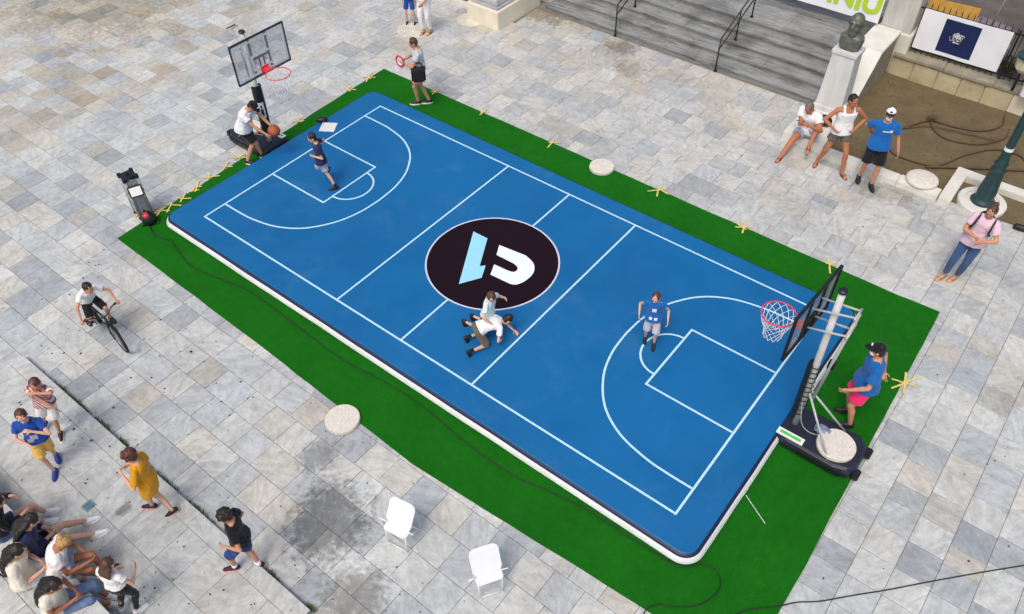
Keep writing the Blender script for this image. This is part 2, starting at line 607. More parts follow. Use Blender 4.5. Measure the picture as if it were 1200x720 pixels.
def slab_tint(x, y, even=.62):
    c = random.choice(PAL)
    if y > 6.2 and x < 2 and random.random() < .5:
        c = random.choice([(196, 190, 178), (205, 198, 184), (178, 174, 166), (188, 186, 180)])
    if x < -10 and random.random() < .4:
        c = random.choice([(190, 182, 166), (176, 168, 152), (200, 194, 182)])
    if even > .5 and random.random() < .06:
        even = 1.0
    if y > 3.6:
        even *= .78
    mean = (196, 198, 196) if y < 3.6 else (198, 197, 192)
    j = random.uniform(-4, 4)
    c = tuple(m + (q - m) * even + j for q, m in zip(c, mean))
    k = .915
    return tuple(min(1, q * k) for q in lin(c[0] - 1, c[1] - 1, c[2] - 3))


SLABS = []           # x0,x1,y0,y1,tint


def keep(x0, x1, y0, y1):
    cx, cy = (x0 + x1) / 2, (y0 + y1) / 2
    if x0 > CARPET[0] + .1 and x1 < CARPET[1] - .15 and y0 > CARPET[2] + .1 and y1 < CARPET[3] - .1:
        return False
    if -4.64 < cx < 2.1 and cy < -6.2:
        return False
    if cy > 8.32 and cx > -5.2:
        return False
    if cx < -6.45 and cy > 7.15:
        return False
    if -6.25 < cx < -5.3 and cy > 6.75:
        return False
    if cx > 3.15 and cy > 6.62 and cx < 5.72:
        return False
    if cx > 5.72 and cy > 7.55:
        return False
    # outside the picture by a wide margin
    d = V((cx, cy, 0)) - V((6.746, -7.828, 9.9))
    z = d.dot(fw)
    u, w = d.dot(rt2) / z * 952.5, d.dot(up2) / z * 952.5
    return abs(u) < 660 and abs(w) < 430


PX, PY = .4587, .4630
SPLIT = 5.736
# rows along X on the left and middle
j = -12
y = -5.685 - PY * 9
while y < 12.5:
    off = random.choice([0, 0, 0, 0, .12, -.14, .2, -.08, .05])
    x = .215 - PX * 42 + off
    while x < SPLIT - .05:
        w = PX
        r = random.random()
        if r < .06: w = PX * 1.5
        elif r < .10: w = PX * .6
        elif r < .12: w = PX * 2
        x1 = x + w
        if x1 > SPLIT - .18:
            x1 = SPLIT
        hh = [(y, y + PY)]
        if random.random() < .02:
            hh = [(y, y + PY * .45), (y + PY * .45, y + PY)]
        for a, b in hh:
            if keep(x, x1, a, b):
                SLABS.append((x, x1, a, b))
        x = x1
    y += PY
# columns along Y on the right
x = SPLIT
while x < 13:
    y = -6 + random.uniform(0, .4)
    if x > 6.6: y = -6 + .33 % PY + random.choice([0, 0, .1, -.12])
    while y < 9:
        hgt = PY * random.choice([1, 1, 1, 1, 1, 1, 1.4, .7])
        if keep(x, x + .457, y, y + hgt):
            SLABS.append((x, x + .457, y, y + hgt))
        y += hgt
    x += .457


def slab_geo(x0, x1, y0, y1, ztop, gap, org):
    gx = gap / 2
    c = .006
    dz = [random.uniform(-.0018, .0018) for _ in range(2)]
    zz = lambda x, y: ztop + dz[0] * (1 if x > (x0 + x1) / 2 else -1) + dz[1] * (1 if y > (y0 + y1) / 2 else -1)
    x0 += gx; x1 -= gx; y0 += gx; y1 -= gx
    vs = []
    for q, z in ((0, -.03), (0, -.004), (c, 0)):
        for (px, py) in ((x0 + q, y0 + q), (x1 - q, y0 + q), (x1 - q, y1 - q), (x0 + q, y1 - q)):
            vs.append((px - org[0], py - org[1], (zz(px, py) if z > -.02 else ztop) + z - org[2]))
    fs = [(8, 9, 10, 11)] + [(a + i, a + (i + 1) % 4, a + 4 + (i + 1) % 4, a + 4 + i) for a in (0, 4) for i in range(4)]
    return vs, fs


def set_attrs(me, tints, shifts):
    a = me.attributes.new('tint', 'FLOAT_COLOR', 'FACE')
    a.data.foreach_set('color', [q for t in tints for q in (*t, 1)])
    b = me.attributes.new('shift', 'FLOAT_VECTOR', 'FACE')
    b.data.foreach_set('vector', [q for t in shifts for q in t])
    me.materials.append(M_MARBLE)


def lay(slabs, parent, ztop, gap, limit, piece_name, rest_name, even=.62):
    cp = V((6.746, -7.828, 9.9))
    key = lambda s: (s[1] - s[0]) * (s[3] - s[2]) / (V(((s[0] + s[1]) / 2, (s[2] + s[3]) / 2, 0)) - cp).length_squared
    # only those surely in the frame come first
    def inframe(s):
        d = V(((s[0] + s[1]) / 2, (s[2] + s[3]) / 2, 0)) - cp
        z = d.dot(fw)
        return abs(d.dot(rt2) / z * 952.5) < 590 and abs(d.dot(up2) / z * 952.5) < 352
    slabs = sorted(slabs, key=lambda s: (not inframe(s), -key(s)))
    for s in slabs[:limit]:
        org = ((s[0] + s[1]) / 2, (s[2] + s[3]) / 2, ztop)
        vs, fs = slab_geo(*s, ztop, gap, org)
        me = bpy.data.meshes.new(piece_name)
        me.from_pydata(vs, [], fs)
        sh = (random.uniform(-50, 50), random.uniform(-50, 50), random.uniform(0, 6.28))
        set_attrs(me, [slab_tint(*org[:2], even)] * len(fs), [sh] * len(fs))
        o = bpy.data.objects.new(piece_name, me)
        COL.objects.link(o)
        o.location = org
        o.parent = parent
    rest = slabs[limit:]
    if rest:
        vs, fs, ti, sh = [], [], [], []
        for s in rest:
            a, b = slab_geo(*s, ztop, gap, (0, 0, 0))
            o = len(vs)
            vs += a
            fs += [tuple(i + o for i in f) for f in b]
            t = slab_tint((s[0] + s[1]) / 2, (s[2] + s[3]) / 2, even)
            h = (random.uniform(-50, 50), random.uniform(-50, 50), random.uniform(0, 6.28))
            ti += [t] * len(b)
            sh += [h] * len(b)
        me = bpy.data.meshes.new(rest_name)
        me.from_pydata(vs, [], fs)
        set_attrs(me, ti, sh)
        o = bpy.data.objects.new(rest_name, me)
        COL.objects.link(o)
        o.parent = parent
        o['kind'] = 'stuff'


plaza = MB().add([(-40, -20, -.012), (40, -20, -.012), (40, 30, -.012), (-40, 30, -.012)], [(0, 1, 2, 3)]).build('pavement', M_BED)
tag(plaza, kind='structure')
lay(SLABS, plaza, 0.0, .006, 300, 'paving_slab', 'paving_slabs')

# raised marble platform with its edging, front left
PZ = .10
plat = MB().box(-4.62, 2.08, -14, -6.16, -.05, PZ - .012).build('platform', M_BED)
tag(plat, kind='structure')
ps = []
x = -4.64
while x < 2.05:
    w = min(random.uniform(.9, 1.35), 2.1 - x)
    if 2.1 - (x + w) < .35: w = 2.1 - x
    ps.append((x, x + w, -6.38, -6.145))
    x += w
y = -6.38
while y > -10.5:
    hgt = random.choice([.46, .46, .6])
    x = -4.64
    while x < 2.09:
        w = random.choice([.55, .7, .92, .46])
        if 2.1 - (x + w) < .3: w = 2.1 - x
        ps.append((x, x + w, y - hgt, y))
        x += w
    y -= hgt
lay(ps, plat, PZ, .004, 200, 'platform_slab', 'platform_slabs', .28)
# upper bench step the girls sit on
bs = MB().box(-4.5, .9, -14, -7.72, PZ - .01, .478).build('bench_step', M_BED)
tag(bs, kind='structure')
sl = []
for k, (ya, yb) in enumerate(((-8.25, -7.70), (-8.8, -8.25), (-9.4, -8.8))):
    x = -4.5
    while x < .89:
        w = min(random.uniform(.8, 1.3), .92 - x)
        if .92 - (x + w) < .3: w = .92 - x
        sl.append((x, x + w, ya, yb))
        x += w
lay(sl, bs, .49, .005, 100, 'step_slab', 'step_slabs', .3)

# planting soil right of the pedestal and by the cream plinth
for (x0, x1, y0, y1, z) in ((3.0, 16, 6.7, 10.5, .02), (-16, -6.2, 7.28, 14, .03)):
    n = 24
    mb = MB()
    vs, fs = [], []
    for i in range(n + 1):
        for k in range(n + 1):
            px, py = x0 + (x1 - x0) * i / n, y0 + (y1 - y0) * k / n
            vs.append((px, py, z + .03 * noise.noise(V((px * 1.3, py * 1.3, 3)))))
    for i in range(n):
        for k in range(n):
            a = i * (n + 1) + k
            fs.append((a, a + n + 1, a + n + 2, a + 1))
    tag(mb.add(vs, fs).build('soil', M_DIRT, smooth=True), kind='structure')

# weeds in the joint under the platform edge, litter on the paving
mb = MB()
for k in range(560):
    c = random.choice([(-3.55, .35), (-3.1, .3), (-2.55, .35), (-1.95, .2), (-1.55, .25), (-.9, .3), (-.2, .3), (1.35, .12), (2.05, .08)])
    x = c[0] + random.gauss(0, c[1] * .5)
    y = -6.135 + random.uniform(-.004, .03)
    if x > 2.15: continue
    h_ = random.uniform(.02, .075)
    a = random.uniform(0, 6.28)
    d = V((math.cos(a), abs(math.sin(a)), 0)) * h_ * .7
    s_ = V((-math.sin(a), math.cos(a), 0)) * .006
    b0 = V((x, y, 0))
    mb.add([b0 - s_, b0 + s_, b0 + d * .6 + s_ + V((0, 0, h_ * .8)), b0 + d + V((0, 0, h_))], [(0, 1, 2), (0, 2, 3)])
tag(mb.build('weeds', M_WEED), 'green weeds growing in the joint along the platform edge', 'weeds', kind='stuff')
mb = MB()
for k in range(330):
    if k < 190:
        x, y = random.uniform(-6, 9), random.uniform(-6.1, -3.8)
        if x > 6.7: y = random.uniform(-2, 6)
        if 2.1 < x < 6 and random.random() < .4: continue
        z = .0035
    elif k < 270:
        x, y, z = random.uniform(-4, 2), random.uniform(-7.6, -6.25), PZ + .0035
    else:
        x, y, z = random.uniform(-12, 5.5), random.uniform(3.9, 6.3), .0035
    r = random.uniform(.006, .018) * (1.4 if random.random() < .15 else 1)
    n = 6
    e = random.uniform(.4, 1)
    a0 = random.uniform(0, 6.28)
    pts = []
    for i in range(n):
        t = 2 * math.pi * i / n
        q = r * random.uniform(.6, 1.2)
        px, py = q * math.cos(t), q * e * math.sin(t)
        pts.append((x + px * math.cos(a0) - py * math.sin(a0), y + px * math.sin(a0) + py * math.cos(a0)))
    mb.prism(pts, z - .003, z + .003)
tag(mb.build('litter', M_CHIP), 'dark gum spots and leaf litter on the marble paving', 'litter', kind='stuff')

mb = MB()
for k in range(700):
    if k < 620:
        x, y, z = random.uniform(3.15, 9), random.uniform(6.85, 10.4), .03
    else:
        x, y, z = random.uniform(-12, -6.6), random.uniform(7.4, 10), .035
    z += .03 * noise.noise(V((x * 1.3, y * 1.3, 3)))
    r = random.uniform(.006, .022)
    a0 = random.uniform(0, 6.28)
    mb.prism([(x + r * random.uniform(.5, 1.2) * math.cos(a0 + t), y + r * random.uniform(.4, 1) * math.sin(a0 + t)) for t in (0, 1.2, 2.4, 3.6, 4.9)], z - .012, z + r * .5)
tag(mb.build('soil_clods', mat('clods', lin(112, 98, 72), .95, .45, 3, .5, 30)), 'small clods and leaf scraps over the bare soil', 'soil clods', kind='stuff')

# round flush patches in the paving
for (x, y, r, lab) in ((5.05, 5.74, .25, 'worn round marble patch set flush in the paving before the curb'),
                       (6.05, 6.15, .25, 'round marble patch set flush in the paving by the lamp base'),
                       (-7.0, 5.5, .42, 'round pale patch set in paving under the child in blue'),
                       (-6.2, 6.75, .36, 'round pale patch in paving beside the cream plinth')):
    p = MB()
    p.lathe([(r, -.02), (r, .004), (r - .012, .007)], (0, 0, 0), 36)
    tag(p.build('stone_patch', mat('patch_pale', lin(200, 196, 182), .8, .2, 5, .3, 25, detail=9) if x < 0 else mat('patch_grey', lin(186, 186, 180), .7, .2, 5, .3, 25, detail=9), origin=None), lab, 'stone patch', 'round flush patches in the paving').location = (x, y, 0)

# small inspection cover in the platform
e = empty('drain_cover', (-1.37, -7.02, PZ), 'small square teal drain cover set in the platform', 'drain cover', rz=.05)
MB().box(-.075, .075, -.075, .075, -.01, .006).build('frame', M_STEEL, e)
MB().box(-.055, .055, -.055, .055, 0, .009).build('lid', mat('teal_lid', lin(70, 120, 128), .5, .2, 20), e)

# ------------------------------------------------------------------ green carpet: overlapping strips
cp = empty('carpet', (0, 0, 0), 'green artificial turf carpet laid under and around the blue court', 'carpet')
def strip(corner_near, corner_far, level, nx, ny):
    """near and far edge as polylines; a sheet with slight waves, skirted down to the paving"""
    def along(pl, t):
        seg = [(V(b) - V(a)).length for a, b in zip(pl, pl[1:])]
        d = t * sum(seg)
        for (a, b), l in zip(zip(pl, pl[1:]), seg):
            if d <= l + 1e-6:
                return V(a).lerp(V(b), d / l)
            d -= l
        return V(pl[-1])
    vs, fs = [], []
    for i in range(nx + 1):
        a, b = along(corner_near, i / nx), along(corner_far, i / nx)
        for k in range(ny + 1):
            p = a.lerp(b, k / ny)
            edge = i in (0, nx) or k in (0, ny)
            wob = .008 if edge else 0
            x, y = p.x + wob * noise.noise(V((p.x * 2.3, p.y * 2.3, level * 5))), p.y + wob * noise.noise(V((p.x * 2.3, p.y * 2.3, 40 + level * 5)))
            z = .008 + .0028 * level + .0035 * noise.noise(V((p.x * 1.7, p.y * 1.7, 1))) + .0015 * noise.noise(V((p.x * 6, p.y * 6, 2)))
            vs.append((x, y, z))
    n1 = ny + 1
    for i in range(nx):
        for k in range(ny):
            q = i * n1 + k
            fs.append((q, q + n1, q + n1 + 1, q + 1))
    rim_ = [i * n1 for i in range(nx + 1)] + [nx * n1 + k for k in range(1, n1)] + [i * n1 + ny for i in range(nx - 1, -1, -1)] + [k for k in range(ny - 1, 0, -1)]
    o = len(vs)
    for q in rim_:
        vs.append((vs[q][0], vs[q][1], .001))
    m = len(rim_)
    for i in range(m):
        fs.append((rim_[i], rim_[(i + 1) % m], o + (i + 1) % m, o + i))
    MB().add(vs, fs).build('carpet_strip', M_GREEN, cp, smooth=False)


strip([(-6.02, -3.57), (-2.0, -3.66), (1.6, -3.80), (5.4, -3.57), (6.0, -3.55)], [(-6.10, -1.4), (6.0, -1.4)], 0, 120, 20)
strip([(-6.10, -1.45), (6.0, -1.45)], [(-6.20, 1.3), (6.0, 1.3)], 1, 120, 20)
strip([(-6.20, 1.28), (6.0, 1.28)], [(-6.28, 3.69), (6.0, 3.66)], 2, 120, 24)
strip([(5.95, -1.80), (5.95, 3.67)], [(6.65, -1.78), (6.53, 3.69)], 3, 54, 8)
strip([(5.95, -3.56), (5.95, -1.74)], [(6.64, -3.52), (6.66, -1.74)], 4, 20, 8)

# ------------------------------------------------------------------ the inflatable court
X0, X1, Y0, Y1, RC = -5.60, 5.475, -2.75, 2.68, .20


def rrect(off, z, n=10):
    out = []
    r = RC + off
    for (cx, cy, a0) in ((X1 - RC, Y0 + RC, -90), (X1 - RC, Y1 - RC, 0), (X0 + RC, Y1 - RC, 90), (X0 + RC, Y0 + RC, 180)):
        for i in range(n + 1):
            a = rad(a0 + 90 * i / n)
            out.append(V((cx + r * math.cos(a), cy + r * math.sin(a), z)))
    # extra points so the long sides can ripple slightly
    res = []
    for i, p in enumerate(out):
        q = out[(i + 1) % len(out)]
        res.append(p)
        if (q - p).length > 1:
            m = int((q - p).length / .25)
            for t in range(1, m):
                res.append(p.lerp(q, t / m))
    if off > .01:
        c = V(((X0 + X1) / 2, (Y0 + Y1) / 2, 0))
        for p in res:
            d = (p - c); d.z = 0; d.normalize()
            p += d * .010 * noise.noise(V((p.x * 1.1, p.y * 1.1, 0)))
    return res


court = empty('inflatable_court', (0, 0, 0), 'long blue inflatable basketball court with white lines and round dark logo', 'basketball court')
ring = rrect(-.012, .2)
MB().rings([rrect(-.002, .17), rrect(0, .192), ring]).build('mat_top', M_BLUE, court)
MB().rings([rrect(.040, .150), rrect(.034, .172), rrect(.010, .189), rrect(.0015, .1925)], caps=False).build('edge_trim', M_NAVY, court, smooth=True)
MB().rings([rrect(-.02, .012), rrect(.04, .018), rrect(.078, .05), rrect(.086, .085), rrect(.072, .125), rrect(.041, .149)], caps=False).build('side_wall', M_MATSIDE, court, smooth=True)
# seam piping along the side
MB().tube(rrect(.086, .085), .004, 5, True).build('seam', M_MATSIDE, court)
for (vx, vy) in ((5.53, -1.35), (5.53, 1.2)):
    MB().capsule((vx, vy - .06, .06), (vx, vy + .06, .06), .04, .04, 8).build('valve_flap', M_MATSIDE, court, smooth=True)
ZL = .2032
LW = .033


def line(pts, closed=False, w=LW, z=ZL, m=None, name='court_line'):
    """painted line as a thin sheet along a path"""
    pts = [V((p[0], p[1], 0)) for p in pts]
    L_, R_ = [], []
    n = len(pts)
    for i in range(n):
        if closed:
            a, b = pts[i - 1], pts[(i + 1) % n]
            d0 = (pts[i] - a).normalized(); d1 = (b - pts[i]).normalized()
        else:
            d0 = (pts[i] - pts[i - 1]).normalized() if i > 0 else (pts[1] - pts[0]).normalized()
            d1 = (pts[i + 1] - pts[i]).normalized() if i < n - 1 else d0
        n0 = V((-d0.y, d0.x, 0)); n1 = V((-d1.y, d1.x, 0))
        mm = (n0 + n1).normalized()
        k = w / 2 / max(.3, mm.dot(n0))
        L_.append(pts[i] + mm * k + V((0, 0, z)))
        R_.append(pts[i] - mm * k + V((0, 0, z)))
    vs = L_ + R_
    fs = [(i, (i + 1) % n, n + (i + 1) % n, n + i) for i in range(n if closed else n - 1)]
    return MB().add(vs, fs).build(name, m or M_LINE, court)


W_, D_, K_, Q_, T_ = 2.3094, 1.4676, .690, 1.4556, 1.8429
line([(-5, -W_), (5, -W_), (5, W_), (-5, W_)], True, name='boundary_line')
h2 = LW / 2
for s in (-1, 1):
    line([(s * D_, -W_ + h2), (s * D_, W_ - h2)])
    line([(0, s * (W_ - h2)), (0, s * 1.17)])
    line([(s * (5 - .02), -K_), (s * (5 - Q_), -K_), (s * (5 - Q_), K_), (s * (5 - .02), K_)], name='key_line')
    half = spline([(4.98, T_, 0), (4.6, 1.842, 0), (4.22, 1.815, 0), (3.72, 1.69, 0), (3.28, 1.41, 0), (2.95, .95, 0), (2.795, .47, 0), (2.755, 0, 0)], 6)
    arc = [(s * p.x, p.y) for p in half] + [(s * p.x, -p.y) for p in half[-2::-1]]
    line(arc, name='three_point_line')
    line([(s * (5 - Q_ - h2 - .43 * math.sin(math.pi * i / 24)), .455 * math.cos(math.pi * i / 24)) for i in range(25)], name='free_throw_arc')
circ = lambda r, n=72: [(.01 + r * math.cos(2 * math.pi * i / n), -.01 + r * math.sin(2 * math.pi * i / n)) for i in range(n)]
disc = MB().add([V((x, y, ZL - .001)) for x, y in circ(1.15)], [tuple(range(72))]).build('logo_disc', M_LOGODARK, court)
line(circ(1.16), True, .03, ZL + .0008, M_LOGORING, 'logo_ring')
one = [(-.76, .39), (-.44, .40), (-.09, -.24), (-.02, -.16), (.12, -.44), (-.09, -.79)]
MB().add([V((x, y, ZL + .003)) for x, y in one], [tuple(range(6))]).build('logo_numeral', M_LOGOCYAN, court)
bow = spline([(.38, .46, 0), (.61, .38, 0), (.745, .2, 0), (.76, -.02, 0), (.70, -.2, 0), (.60, -.26, 0)], 5)
inn = spline([(.36, -.03, 0), (.46, .0, 0), (.485, .07, 0), (.44, .14, 0), (.34, .17, 0)], 4)
outer = [V((-.16, .39, 0))] + bow + [V((.19, -.29, 0))]
inner = [V((-.04, .16, 0))] + inn[::-1] + [V((.08, -.05, 0))]
no, ni = len(outer), len(inner)
vs = [V((p.x, p.y, ZL + .003)) for p in outer + inner]
fs = []
for i in range(no - 1):      # stitch the two outlines into one band
    a = i * (ni - 1) / (no - 1); b = (i + 1) * (ni - 1) / (no - 1)
    ia, ib = round(a), round(b)
    fs.append((i, i + 1, no + ib, no + ia) if ia != ib else (i, i + 1, no + ia))
MB().add(vs, fs).build('logo_letter', M_LOGOWHITE, court)

# ------------------------------------------------------------------ tape crosses
TG = 'yellow tape crosses on the carpet edge'


def tape(x, y, angs, lab, ln=.30):
    e = empty('tape_cross', (x, y, .022), lab, 'tape', TG)
    for k, a in enumerate(angs):
        l0, l1 = -ln * random.uniform(.15, .75), ln * random.uniform(.25, .8)
        sx_, sy_ = random.uniform(-.03, .03), random.uniform(-.03, .03)
        c, s_ = math.cos(rad(a)), math.sin(rad(a))
        w = .015
        zz = .0016 * k
        vs = []
        for t in (l0, l0 * .4, 0, l1 * .4, l1):
            b = random.uniform(-.006, .006)
            for q in (-w, w):
                vs.append((sx_ + t * c - (q + b) * s_, sy_ + t * s_ + (q + b) * c, zz + (.0 if abs(t) < .1 else random.uniform(0, .003))))
        MB().add(vs, [(2 * i, 2 * i + 1, 2 * i + 3, 2 * i + 2) for i in range(4)]).build('tape_strip', M_TAPE, e)


far_lab = 'star of yellow tape strips holding down the long far edge of the carpet'
for x in (-4.68, -3.26, -1.43, 1.19, 2.94, 4.62):
    tape(x, 3.66, (random.gauss(38, 14), random.gauss(100, 16), random.gauss(158, 14))[:random.choice((2, 3, 3))], far_lab)
tape(6.57, 1.87, (62, 15, -75), 'yellow tape star on carpet edge behind man in pink shorts', .42)
left_lab = 'scraps of yellow tape along the carpet edge beside the left hoop'
for (x, y) in ((-6.28, 3.19), (-6.27, 2.56), (-6.22, 1.02)):
    tape(x, y, (random.gauss(38, 6), random.gauss(120, 10), random.gauss(165, 8)), 'star of yellow tape at the carpet edge behind the left hoop')
for (x, y) in ((-6.20, -.63), (-6.19, -.99), (-6.15, -1.38), (-6.08, -1.72), (-6.05, -1.85), (-6.02, -2.14), (-6.02, -2.39), (-6.02, -2.61)):
    tape(x, y, (random.uniform(20, 60), random.uniform(80, 130)), left_lab, .28)
for (x, y) in ((-6.24, -2.84), (-6.16, -2.72), (-6.3, -2.95)):
    tape(x, y, (random.uniform(0, 60), random.uniform(80, 140)), 'yellow tape fixing the foot of the floodlight tower', .26)

# ------------------------------------------------------------------ basketball hoops


def make_hoop(x, sgn, boff, ph, label, skew=0.0, padw=100):
    """local +X points to the court; pole at the origin"""
    e = empty('basketball_hoop', (x, 0, .02), label, 'basketball hoop', rz=0 if sgn > 0 else math.pi)
    # base tank
    mb = MB()
    pl = [(.16, -.30), (.16, .30), (.02, .36), (-.72, .38), (-.92, .32), (-1.0, .21), (-1.0, -.21), (-.92, -.32), (-.72, -.38), (.02, -.36)]
    def rp(f, z): return [V((-.48 + (px + .48) * f, py * f, z)) for px, py in pl]
    mb.rings([rp(.97, .015), rp(1, .05), rp(1, .13), rp(.96, .18), rp(.90, .20)])
    base = mb.build('base', M_NAVYPAD, e, smooth=False, bevel=.012)
    for s in (-1, 1):
        MB().box(-.85, -.2, s * .358 - .03, s * .358 + .03, .06, .16).build('side_rib', M_BLACK, base, bevel=.012)
        w = MB()
        w.cone((.12, s * .26, .06), (.12, s * .34, .06), .06, .06, 14)
        w.build('wheel', M_RUBBER, e, bevel=.01)
        MB().box(-1.07, -.97, s * .22 - .07, s * .22 + .07, .03, .15).build('rear_foot', M_BLACK, base, bevel=.015)
    # pole
    MB().cone((0, 0, .1), (.06, 0, ph), .047, .045, 16).build('pole', M_POLE, e, smooth=True)
    MB().cone((.06, 0, ph), (.061, 0, ph + .03), .06, .055, 16).build('pole_cap', M_NAVYPAD, e, smooth=True)
    # pad: black padding on the front and sides, laced behind
    pad = MB()
    def pr(z, r):
        c = V((.06 * z / ph, 0, z))
        a = [c + V((math.cos(rad(t)), math.sin(rad(t)), 0)) * r for t in [padw * (i / 5 - 1) for i in range(11)]]
        return a + [c + V((math.cos(rad(t)), math.sin(rad(t)), 0)) * (r - .035) for t in [padw * (1 - i / 5) for i in range(11)]]
    pad.rings([pr(.36, .10), pr(.40, .105), pr(1.45, .105), pr(1.50, .10)])
    po = pad.build('pole_pad', M_BLACK, e, smooth=False, bevel=.004)
    for i in range(11):
        z = .42 + i * .1
        c = V((.06 * z / ph, 0, z))
        MB().tube([c + V((.02, -.085, 0)), c + V((-.045, -.052, .02)), c + V((-.062, 0, .035)), c + V((-.045, .052, .05)), c + V((.02, .085, .06))], .007, 5).build('lace', M_RUBBER, po)
    # print on the pad: pale panel with a dark figure
    z0, z1 = .80, 1.16
    def onpad(t, z, r=.1075):
        c = .06 * z / ph
        return V((c + r * math.cos(rad(t)), r * math.sin(rad(t)), z))
    vs = [onpad(t, z) for z in (z0, z0 + .12, z0 + .24, z1) for t in range(-58, 3, 12)]
    pn = MB().add(vs, [(a * 6 + b, a * 6 + b + 1, a * 6 + 7 + b, a * 6 + 6 + b) for a in range(3) for b in range(5)]).build('pad_print', M_WHITE, po)
    for (ta, za, tw, zh) in ((-30, 1.07, 9, .035), (-27, .98, 15, .055), (-22, .905, 10, .05), (-36, .93, 8, .03)):
        ov = [onpad(ta + tw * math.cos(2 * math.pi * i / 12), za + zh * math.sin(2 * math.pi * i / 12), .1095) for i in range(12)]
        MB().add(ov, [tuple(range(12))]).build('print_figure', M_BLACK, pn)
    # struts from pole to the back of the base
    for s in (-1, 1):
        MB().cone((-.03, s * .03, .95), (-.62, s * .30, .19), .016, .016, 8).build('strut', M_STEELP, e, smooth=True)
    MB().tube(spline([(.02, .06, .8), (-.08, .09, .4), (-.22, .05, .22), (-.42, -.02, .21)], 6), .006, 5).build('safety_cable', M_STEELP, e)
    # sticker plate at the foot
    st = MB().box(-.24, .15, .20, .32, .2, .212).build('warning_plate', M_WHITE, e)
    MB().box(-.20, .11, .235, .285, .2125, .2145).build('plate_print', mat('plate_green', lin(80, 190, 90), .5), st)
    # arms
    bx, bz = boff, 2.30
    for s in (-1, 1):
        for dz, zz in ((-.17, 2.16), (.17, 2.50)):
            MB().cone((bx - .04, s * .12, zz), (-.20, s * .075, zz + .11), .014, .014, 8).build('arm', M_STEELP, e, smooth=True)
    MB().cone((-.20, -.12, 2.61), (-.20, .12, 2.61), .016, .016, 8).build('cross_pin', M_STEELP, e, smooth=True)
    MB().cone((-.20, -.12, 2.27), (-.20, .12, 2.27), .016, .016, 8).build('cross_pin', M_STEELP, e, smooth=True)
    if sgn < 0:
        for s in (-1, 1):
            MB().cone((-.21, s * .03, 2.60), (-.09, s * .03, .85), .022, .022, 8).build('lift_rod', M_STEELP, e, smooth=True)
        MB().box(-.19, -.10, -.045, .045, 1.55, 1.68).build('lift_clamp', M_BLACK, e, bevel=.01)
    else:
        MB().cone((-.20, 0, 2.6), (-.09, 0, 1.6), .018, .018, 8).build('lift_rod', M_STEELP, e, smooth=True)
        MB().cone((-.24, -.10, 2.62), (-.24, .10, 2.62), .012, .012, 8).build('handle', M_BLACK, e, smooth=True)
    # backboard
    bw, z0, z1 = .60, 1.94, 2.68
    Mb = Matrix.Translation((bx, 0, 0)) @ Matrix.Rotation(skew, 4, 'Z')
    board = MB().box(-.004, .004, -bw, bw, z0, z1, Mb).build('backboard', M_ACRYLIC, e)
    t = .014
    for (ya, yb, za, zb) in ((-bw - t, bw + t, z1, z1 + t * 1.5), (-bw - t, bw + t, z0 - t * 1.5, z0), (-bw - t, -bw, z0, z1), (bw, bw + t, z0, z1)):
        MB().box(-.03, .012, ya, yb, za, zb, Mb).build('board_frame', M_BLACK, board)
    lw = .036
    a, b_, c, d = -bw + .03, bw - .03, z0 + .03, z1 - .03
    rects = [(a, b_, d - lw, d), (a, b_, c, c + lw), (a, a + lw, c + lw, d - lw), (b_ - lw, b_, c + lw, d - lw)]
    a, b_, c, d = -.23, .23, 2.06, 2.36
    rects += [(a, b_, d - lw, d), (a, b_, c, c + lw), (a, a + lw, c + lw, d - lw), (b_ - lw, b_, c + lw, d - lw)]
    for (ya, yb, za, zb) in rects:
        MB().box(.0042, .0066, ya, yb, za, zb, Mb).build('board_marking', M_WHITE, board)
    for s in (-1, 1):
        MB().box(-.034, -.008, s * .19 - .016, s * .19 + .016, z0, z1, Mb).build('back_bar', M_BLACK, board)
        MB().box(-.034, -.008, s * .05 - .012, s * .05 + .012, 1.98, 2.27, Mb).build('back_bar', M_BLACK, board)
    MB().box(-.036, -.007, -.175, .175, 2.25, 2.285, Mb).build('back_bar', M_BLACK, board)
    # corner print scribbles on the board
    for (yy, zz, w_) in ((-.47, 2.07, .05), (.36, 2.06, .12)):
        for q in range(3):
            MB().box(.0042, .0062, yy - w_ / 2, yy + w_ / 2, zz + q * .022, zz + q * .022 + .008, Mb @ Matrix.Rotation(0, 4, 'X')).build('board_print', M_WHITE, board)
    # rim
    rz_, rr = 2.04, .228
    rc = V((bx + .15 + rr, 0, rz_))
    rim = MB().tube([rc + V((rr * math.cos(2 * math.pi * i / 40), rr * math.sin(2 * math.pi * i / 40), 0)) for i in range(40)], .0095, 8, True).build('rim', M_RED, e, smooth=True)
    MB().box(bx + .008, bx + .03, -.085, .085, rz_ - .09, rz_ + .05).build('rim_bracket', M_RED, rim, bevel=.006)
    br = MB()
    br.rings([[V((bx + .02, y_, z_)) for y_, z_ in ((-.075, rz_ - .05), (.075, rz_ - .05), (.075, rz_ + .012), (-.075, rz_ + .012))],
              [V((bx + .165, y_, z_)) for y_, z_ in ((-.05, rz_ - .018), (.05, rz_ - .018), (.05, rz_ + .006), (-.05, rz_ + .006))]])
    br.build('rim_neck', M_RED, rim)
    # net
    lv = [(1.0, 0.0), (.95, .07), (.84, .14), (.72, .21), (.62, .28), (.56, .35), (.55, .41)]
    ns = 12
    nb = MB()
    for k in range(ns):
        for dr in (-.5, .5):
            pts = []
            for i, (f, dn) in enumerate(lv):
                ph_ = 2 * math.pi * (k + (dr if i % 2 else 0)) / ns
                pts.append(rc + V((rr * f * math.cos(ph_), rr * f * math.sin(ph_), -.01 - dn)))
            nb.tube(pts, .0048, 4)
    nb.build('net', M_NET, rim)
    return e


